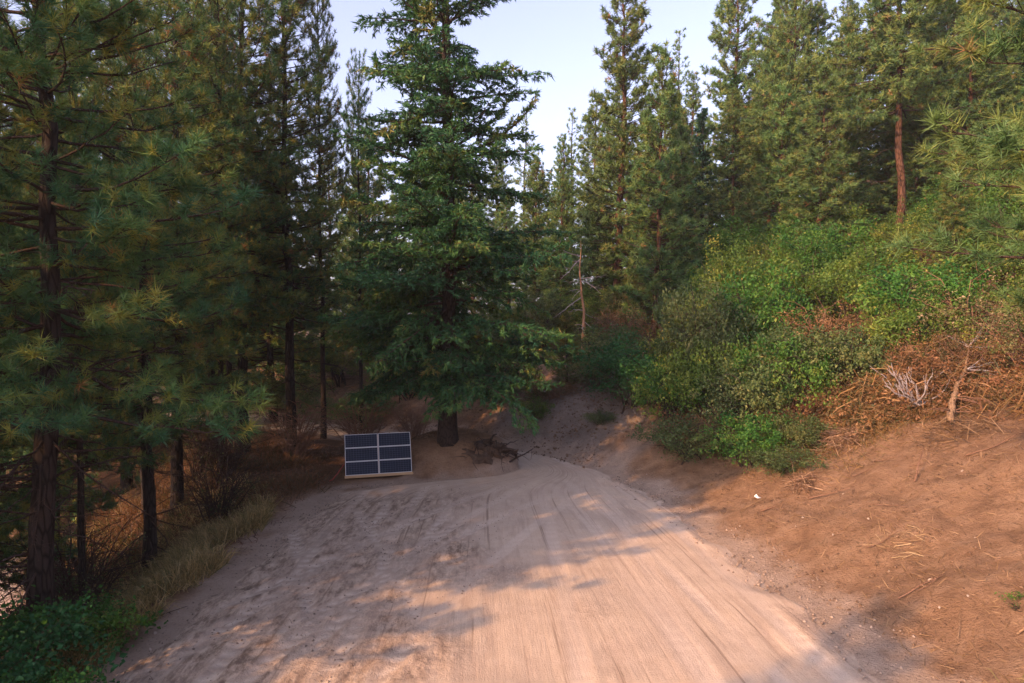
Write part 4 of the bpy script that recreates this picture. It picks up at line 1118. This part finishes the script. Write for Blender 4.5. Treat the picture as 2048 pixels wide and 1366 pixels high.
tube(a, np.stack([np.interp(tt, range(6), P[:, k]) for k in range(3)], 1) + rs.normal(0, 0.012, (22, 3)), np.interp(tt, range(6), [0.07, 0.075, 0.065, 0.05, 0.035, 0.012]), 9, 0, 0.12, rs)
obj('stem', a.mesh('stem', True), M['log_pale'], o)
for k in range(22):
    a = Acc(); q = rs.randint(1, 6); p0 = P[q] * 0.98
    bare_limb(a, rs, p0, rs.uniform(-0.6, 2.2) if q > 2 else rs.uniform(3.4, 5.9), rs.uniform(0.4, 1.1), rs.uniform(-0.2, 0.9) if q > 2 else rs.uniform(-0.3, 0.5), 0.016)
    obj('side_branch', a.mesh('side_branch', True), M['wood_grey'] if q > 3 else M['twig_red'], o)

def stalk_heap(name, label, cat, x, y, n, rad, hgt, mat, seed, az0=None, ln=(0.5, 1.1), wd=0.012, leafy=0):
    rs = np.random.RandomState(seed)
    gz = ground_z(x, y)
    lump = lambda px, py: 0.35 + 1.3 * np.clip(fbm(px * 1.6 + seed, py * 1.6, 3, seed) + 0.5, 0, 1)
    th = rs.uniform(0, 6.28, n); rr = rad * np.sqrt(rs.uniform(0, 1, n)) * rs.uniform(0.75, 1.25, n)
    px, py = rr * np.cos(th), rr * np.sin(th)
    pz = land(x + px, y + py) - gz + rs.uniform(0, 1, n) * hgt * np.clip(1 - (rr / rad) ** 2, 0, 1) * lump(px, py) + 0.01
    az = rs.uniform(0, 6.28, n) if az0 is None else rs.normal(az0, 0.55, n)
    el = rs.normal(0.1, 0.55 if leafy else 0.3, n)
    D = np.stack([np.cos(el) * np.cos(az), np.cos(el) * np.sin(az), np.sin(el)], 1)
    L = rs.uniform(ln[0], ln[1], n)
    P = np.stack([px, py, pz], 1) - D * L[:, None] * 0.4
    P[:, 2] = np.maximum(P[:, 2], land(x + P[:, 0], y + P[:, 1]) - gz + 0.01)
    a = Acc(); blades(a, P, D, L, wd * rs.uniform(0.5, 1.6, n), rs.uniform(0, 1, n), rs, 0.22)
    o = thing(name, label, cat, (x, y, gz))
    obj('stalks', a.mesh('stalks'), mat, o)
    if leafy:
        c = rs.randint(0, n, leafy // 14); q = np.repeat(P[c] + D[c] * (L[c] * rs.uniform(0.3, 0.9, len(c)))[:, None], 14, 0)
        q = q + rs.normal(0, 0.09, q.shape); N = rs.normal(size=q.shape); N[:, 2] += 0.4
        b = Acc(); leaves(b, q, N, rs.uniform(0.05, 0.11, len(q)), np.clip(np.repeat(rs.normal(0.5, 0.25, len(c)), 14) + rs.normal(0, 0.15, len(q)), 0, 1), rs)
        obj('dry_leaves', b.mesh('dry_leaves'), M['leaf_dry'], o)
    return o
stalk_heap('straw_heap', 'heap of cut pale straw stalks on the bare slope', 'straw heap', 8.3, 16.9, 700, 0.6, 0.28, M['straw'], 1, 0.5)
stalk_heap('stalk_bundle', 'small sheaf of dry stalks standing below the ferny plant', 'straw heap', 6.55, 15.2, 160, 0.28, 0.3, M['straw'], 2, 1.2)
stalk_heap('brush_heap', 'tangled heap of rust-coloured cut brush left of the antler-like branch', 'brush heap', 9.0, 17.5, 1000, 1.2, 1.35, M['leaf_dry'], 3, None, (0.4, 1.0), 0.018, 3500)
stalk_heap('brush_heap', 'tangled rust-coloured brush under the antler-like branch', 'brush heap', 10.2, 17.0, 900, 1.2, 1.05, M['leaf_dry'], 4, None, (0.4, 1.0), 0.018, 3500)
stalk_heap('brush_heap', 'low spread of brown brush along the right edge of the bank', 'brush heap', 12.0, 15.3, 700, 1.3, 0.4, M['leaf_dry'], 5, None, (0.4, 1.1), 0.018, 2500)
stalk_heap('twig_heap', 'little heap of broken twigs in the middle of the bare slope', 'twig heap', 6.75, 11.6, 70, 0.45, 0.12, M['straw'], 6, None, (0.2, 0.6), 0.008)
stalk_heap('twig_heap', 'heap of thin twigs below the pale fallen sapling', 'twig heap', 9.7, 14.9, 260, 0.75, 0.25, M['litter'], 7, None, (0.3, 0.9), 0.012)
stalk_heap('brush_heap', 'flattened brown brush between the straw heap and the thicket', 'brush heap', 7.6, 18.0, 600, 1.1, 0.25, M['leaf_dry'], 8, None, (0.3, 0.9), 0.018, 2000)
stalk_heap('brush_heap', 'orange dry brush on the bank under the grey-green bush', 'brush heap', 5.2, 19.9, 400, 0.9, 0.2, M['leaf_dry'], 9, None, (0.3, 0.8), 0.018, 1600)

# sticks lying about on the bare slope
rs = np.random.RandomState(91)
stick_meshes = []
for k in range(6):
    a = Acc(); pts, _ = limb_path(rs, np.zeros(3), 0.0, 1.0, rs.uniform(-0.02, 0.05), rs.uniform(-0.05, 0.02), 6, 0.1)
    pts[:, 2] *= 0.3
    tube(a, pts, np.linspace(0.016, 0.007, 6), 5)
    if k % 2:
        p2, _ = limb_path(rs, pts[3], 0.7, 0.3, 0.1, 0.0, 4, 0.1); tube(a, p2, np.linspace(0.008, 0.004, 4), 4)
    stick_meshes.append(a.mesh('stick', True))
n_st = 0
while n_st < 60:
    x = rs.uniform(4.9, 12.5); y = rs.uniform(7.5, 17.0)
    d = float(side_dist(FOOT, np.array([x]), np.array([y]))[0])
    if d < 0.3 or d > 6.5 or rs.rand() > 0.25 + 0.14 * d: continue
    z = ground_z(x, y)
    s = obj('stick', stick_meshes[n_st % 6], M['log_pale'] if rs.rand() < 0.45 else M['twig_red'])
    az = rs.normal(0.35, 0.7); L = rs.uniform(0.3, 1.1)
    z2 = ground_z(x + math.cos(az) * L, y + math.sin(az) * L)
    s.location = (x, y, z + 0.035); s.rotation_euler = (rs.uniform(0, 6), -math.atan2(z2 - z, L), az); s.scale = (L, L, L)
    tag(s, 'dry stick lying loose on the bare brown slope', 'stick', 'sticks scattered on the bare slope')
    n_st += 1

# stones and a scrap of paper
stone_meshes = []
for k in range(4):
    a = Acc()
    ph, th = np.meshgrid(np.linspace(0, 2 * np.pi, 8, endpoint=False), np.linspace(0.15, np.pi - 0.15, 5))
    V = np.stack([np.sin(th) * np.cos(ph), np.sin(th) * np.sin(ph) * 0.8, np.cos(th) * 0.6], -1) * (1 + 0.25 * rs.uniform(-1, 1, ph.shape))[..., None]
    i = np.arange(4)[:, None] * 8; j = np.arange(8)[None, :]; q = (j + 1) % 8
    a.add(V.reshape(-1, 3), [(0, m, m + 1) for m in range(1, 7)] + [(32, 32 + m + 1, 32 + m) for m in range(1, 7)], np.stack([i + j, i + 8 + j, i + 8 + q, i + q], -1).reshape(-1, 4))
    stone_meshes.append(a.mesh('stone'))
for k in range(24):
    left = k % 3 == 0
    x, y = (rs.uniform(-5.1, -4.3), rs.uniform(8, 16.5)) if left else (rs.uniform(5.0, 9.5), rs.uniform(7.5, 15.5))
    d = float(side_dist(FOOT, np.array([x]), np.array([y]))[0])
    if not left and d < 0.2: continue
    s = obj('stone', stone_meshes[k % 4], M['stone']); sc = rs.uniform(0.014, 0.032)
    s.location = at_ground(x, y, sc * 0.3); s.rotation_euler = tuple(rs.uniform(0, 6, 3)); s.scale = (sc,) * 3
    tag(s, 'small pale stone on the earth along the left road edge' if left else 'small pale stone on the bare brown slope', 'stone', 'stones by the left road edge' if left else 'stones on the bare slope')
a = Acc(); g = np.linspace(0, 1, 4); PX, PY = np.meshgrid(g, g)
V = np.stack([PX * 0.17, PY * 0.1, 0.05 * np.sin(PX * 5) * PY + 0.03], -1)
a.add(V.reshape(-1, 3), None, grid_faces(4, 4)); o = obj('paper_scrap', a.mesh('paper_scrap'), M['paper']); o.location = at_ground(5.55, 15.35, 0.02); o.rotation_euler = (0.3, 0, 0.4)
tag(o, 'crumpled white paper scrap at the toe of the bank', 'paper')

# ------------------------------------------------------------------ ground cover
def cover(name, label, n, sampler, L, W, mat, seed, up=1.0, curve=0.3, tint=(0, 1)):
    rs = np.random.RandomState(seed)
    x, y = sampler(rs, n); n = len(x)
    z = land(x, y) - 0.01
    D = rs.normal(size=(n, 3)); D[:, 2] = np.abs(D[:, 2]) * 0.5 + up
    a = Acc(); blades(a, np.stack([x, y, z], 1), D, rs.uniform(L[0], L[1], n), W, rs.uniform(tint[0], tint[1], n), rs, curve)
    return tag(obj(name, a.mesh(name), mat), label, kind='stuff')
def clumped(x0, x1, y0, y1, cl, sp, ok):
    def f(rs, n):
        cx = rs.uniform(x0, x1, cl); cy = rs.uniform(y0, y1, cl)
        i = rs.randint(0, cl, n)
        x = cx[i] + rs.normal(0, sp, n); y = cy[i] + rs.normal(0, sp, n)
        m = ok(x, y); return x[m], y[m]
    return f
def bank(lo, hi):
    return lambda x, y: (lambda d: (d > lo) & (d < hi))(-side_dist(EDGE, x, y))
cover('dry_grass', 'tall dry grass along the top of the left bank', 15000, clumped(-7.6, -5.1, 8.6, 16.5, 44, 0.22, bank(-0.15, 2.6)), (0.1, 0.75), 0.012, M['dry_grass'], 11, 1.6, 0.35)
cover('dry_grass', 'sparse dry grass down the left bank', 9000, clumped(-13, -6, 8, 24, 100, 0.4, bank(0.2, 5.5)), (0.2, 0.7), 0.014, M['dry_grass'], 12, 1.3, 0.4)
cover('needle_litter', 'rusty fallen needles on the bank beside the solar panels', 15000, clumped(-12, -4.9, 13, 24.5, 160, 0.5, lambda x, y: (bank(-3.5, 6)(x, y)) & ((x < -5.1) | (y > 19.6))), (0.08, 0.22), 0.016, M['litter'], 13, -0.1, 0.05)
cover('dry_undergrowth', 'brown dry undergrowth under the left pines', 14000, clumped(-13, -5.6, 15.5, 26, 70, 0.35, bank(-2.8, 6)), (0.25, 0.8), 0.014, M['leaf_dry'], 14, 0.8, 0.4, (0, 0.7))
def slope(lo, hi):
    return lambda x, y: (lambda d: (d > lo) & (d < hi) & ((y > 21) | (d > 0.2)))(side_dist(FOOT, x, y))
cover('twig_litter', 'small twigs and chips strewn over the bare slope', 18000, clumped(4.5, 14, 6, 19, 300, 0.42, slope(0.25, 8)), (0.05, 0.26), 0.011, M['litter'], 15, -0.15, 0.02, (0.0, 1))
cover('dry_undergrowth', 'brown stalks along the lower edge of the thicket', 11000, clumped(4.2, 15, 15.5, 22, 90, 0.35, slope(2.6, 7)), (0.12, 0.45), 0.012, M['leaf_dry'], 16, 0.5, 0.35)
cover('hill_undergrowth', 'low green and dry growth under the hillside trees', 24000, clumped(-12, 34, 24, 60, 420, 0.9, slope(4.5, 60)), (0.25, 0.8), 0.035, M['leaf_olive'], 17, 0.9, 0.35)
cover('lower_grass', 'yellow-green grass on the lower ground left of the pines', 8000, clumped(-30, -12, 12, 45, 60, 0.7, bank(6, 40)), (0.2, 0.6), 0.03, M['dry_grass'], 18, 1.2, 0.3, (0, 0.5))
cover('dry_grass', 'yellow grass tuft at the lower right corner', 900, clumped(5.9, 6.9, 7.0, 7.9, 14, 0.12, slope(0.2, 4)), (0.1, 0.3), 0.01, M['dry_grass'], 19, 1.3, 0.35)
KW = make_shrub(431, 0.25, 0.2, 12, 30, 0.04, 0.04, stems=4)
plant_shrub('weed', KW, 6.9, 9.1, 'single small green weed on the bare slope', M['leaf_green'], 0.2, cat='weed')


# clods of earth: too many and too small to count
def clods(name, label, n, sampler, size, mat, seed, mound=True, lift=0.0):
    rs = np.random.RandomState(seed)
    x, y = sampler(rs, n); n = len(x)
    z = land(x, y, True, mound) + lift
    s = size[0] + (size[1] - size[0]) * rs.rand(n) ** 3
    base = np.array([(1, 0, 0), (-1, 0, 0), (0, 1, 0), (0, -1, 0), (0, 0, 0.8), (0, 0, -0.8)], float)
    V = base[None] * rs.uniform(0.55, 1.3, (n, 6, 1)) * s[:, None, None]
    th = rs.uniform(0, 6.28, n); ct, st = np.cos(th)[:, None], np.sin(th)[:, None]
    X = V[..., 0] * ct - V[..., 1] * st; Y = V[..., 0] * st + V[..., 1] * ct
    V = np.stack([X + x[:, None], Y + y[:, None], V[..., 2] + (z + s * 0.25)[:, None]], -1)
    F = np.array([(0, 2, 4), (2, 1, 4), (1, 3, 4), (3, 0, 4), (2, 0, 5), (1, 2, 5), (3, 1, 5), (0, 3, 5)])
    a = Acc(); a.add(V.reshape(-1, 3), (np.arange(n)[:, None, None] * 6 + F[None]).reshape(-1, 3), None, np.repeat(rs.rand(n), 6))
    return tag(obj(name, a.mesh(name, True), mat), label, kind='stuff')
k = Nodes('clod_earth'); M['clod'] = k.done(k.surf(k.ramp(k.attr('tint'), [(0.0, (0.09, 0.056, 0.038)), (0.6, (0.16, 0.1, 0.065)), (1.0, (0.2, 0.13, 0.085))]), 0.95, None, 0.1))
clods('earth_clods', 'crumbs and clods of brown earth on the bare slope', 5500, clumped(4.6, 13, 6, 18.5, 170, 0.4, slope(0.1, 7)), (0.006, 0.04), M['clod'], 23)
k = Nodes('clod_dust'); M['clod_dust'] = k.done(k.surf(k.ramp(k.attr('tint'), [(0.0, (0.13, 0.095, 0.075)), (0.6, (0.25, 0.19, 0.15)), (1.0, (0.34, 0.265, 0.21))]), 0.95, None, 0.1))
clods('road_clods', 'loose crumbs of earth on the rougher left half of the road', 9000, clumped(-5.2, 0.0, 6, 18.4, 200, 0.35, lambda x, y: (x > -5.2) & (x < 0.6 * (y - 12.0) ) & (y < 18.6) | (x > -5.2) & (x < -3.0) & (y < 18.0)), (0.004, 0.024), M['clod_dust'], 24, False, 0.0)
clods('road_edge_clods', 'crumbs of earth along the right road edge', 4500, clumped(2.5, 6.2, 6, 20.5, 150, 0.3, lambda x, y: (lambda d: (d > -0.7) & (d < 0.6))(side_dist(FOOT, x, y))), (0.004, 0.035), M['clod_dust'], 25, False, 0.0)

cover('road_needles', 'stray needles and bark bits on the dirt road', 3500, clumped(-5, 5, 6, 21, 300, 0.5, lambda x, y: (side_dist(FOOT, x, y) < -0.2) & (x > -5.1) & (y < 18.4)), (0.03, 0.14), 0.007, M['litter'], 31, -0.1, 0.0, (0.0, 0.6))

clods('bank_clods', 'crumbled earth on the sandy cut bank at the bend', 6000, clumped(-3.5, 4.5, 20.3, 27.5, 160, 0.35, lambda x, y: (lambda d: (d > -0.3) & (d < 4.5))(side_dist(FOOT, x, y))), (0.006, 0.06), M['clod'], 26)
cover('bank_litter', 'roots and rusty litter on the cut bank and the fir mound', 5000, clumped(-4.5, 4.5, 19.6, 27.0, 110, 0.3, lambda x, y: (side_dist(FOOT, x, y) > 0.1) | ((x < -0.3) & (x > -4.2) & (y > 19.7) & (y < 22.0))), (0.06, 0.3), 0.012, M['litter'], 32, 0.0, 0.05, (0.1, 1.0))
# ------------------------------------------------------------------ smoky air
a = Acc(); box(a, (-545, -95, -8.5), (545, 585, 52.0))
k = Nodes('smoky_air')
v = k.n('ShaderNodeVolumePrincipled', inp={'Color': (0.86, 0.9, 0.98, 1), 'Density': 0.0005, 'Anisotropy': 0.2})
k.t.links.new(v.outputs[0], k.out.inputs['Volume'])
hz = obj('haze', a.mesh('haze'), k.m)
tag(hz, 'thin pale smoke haze filling the air', kind='stuff')
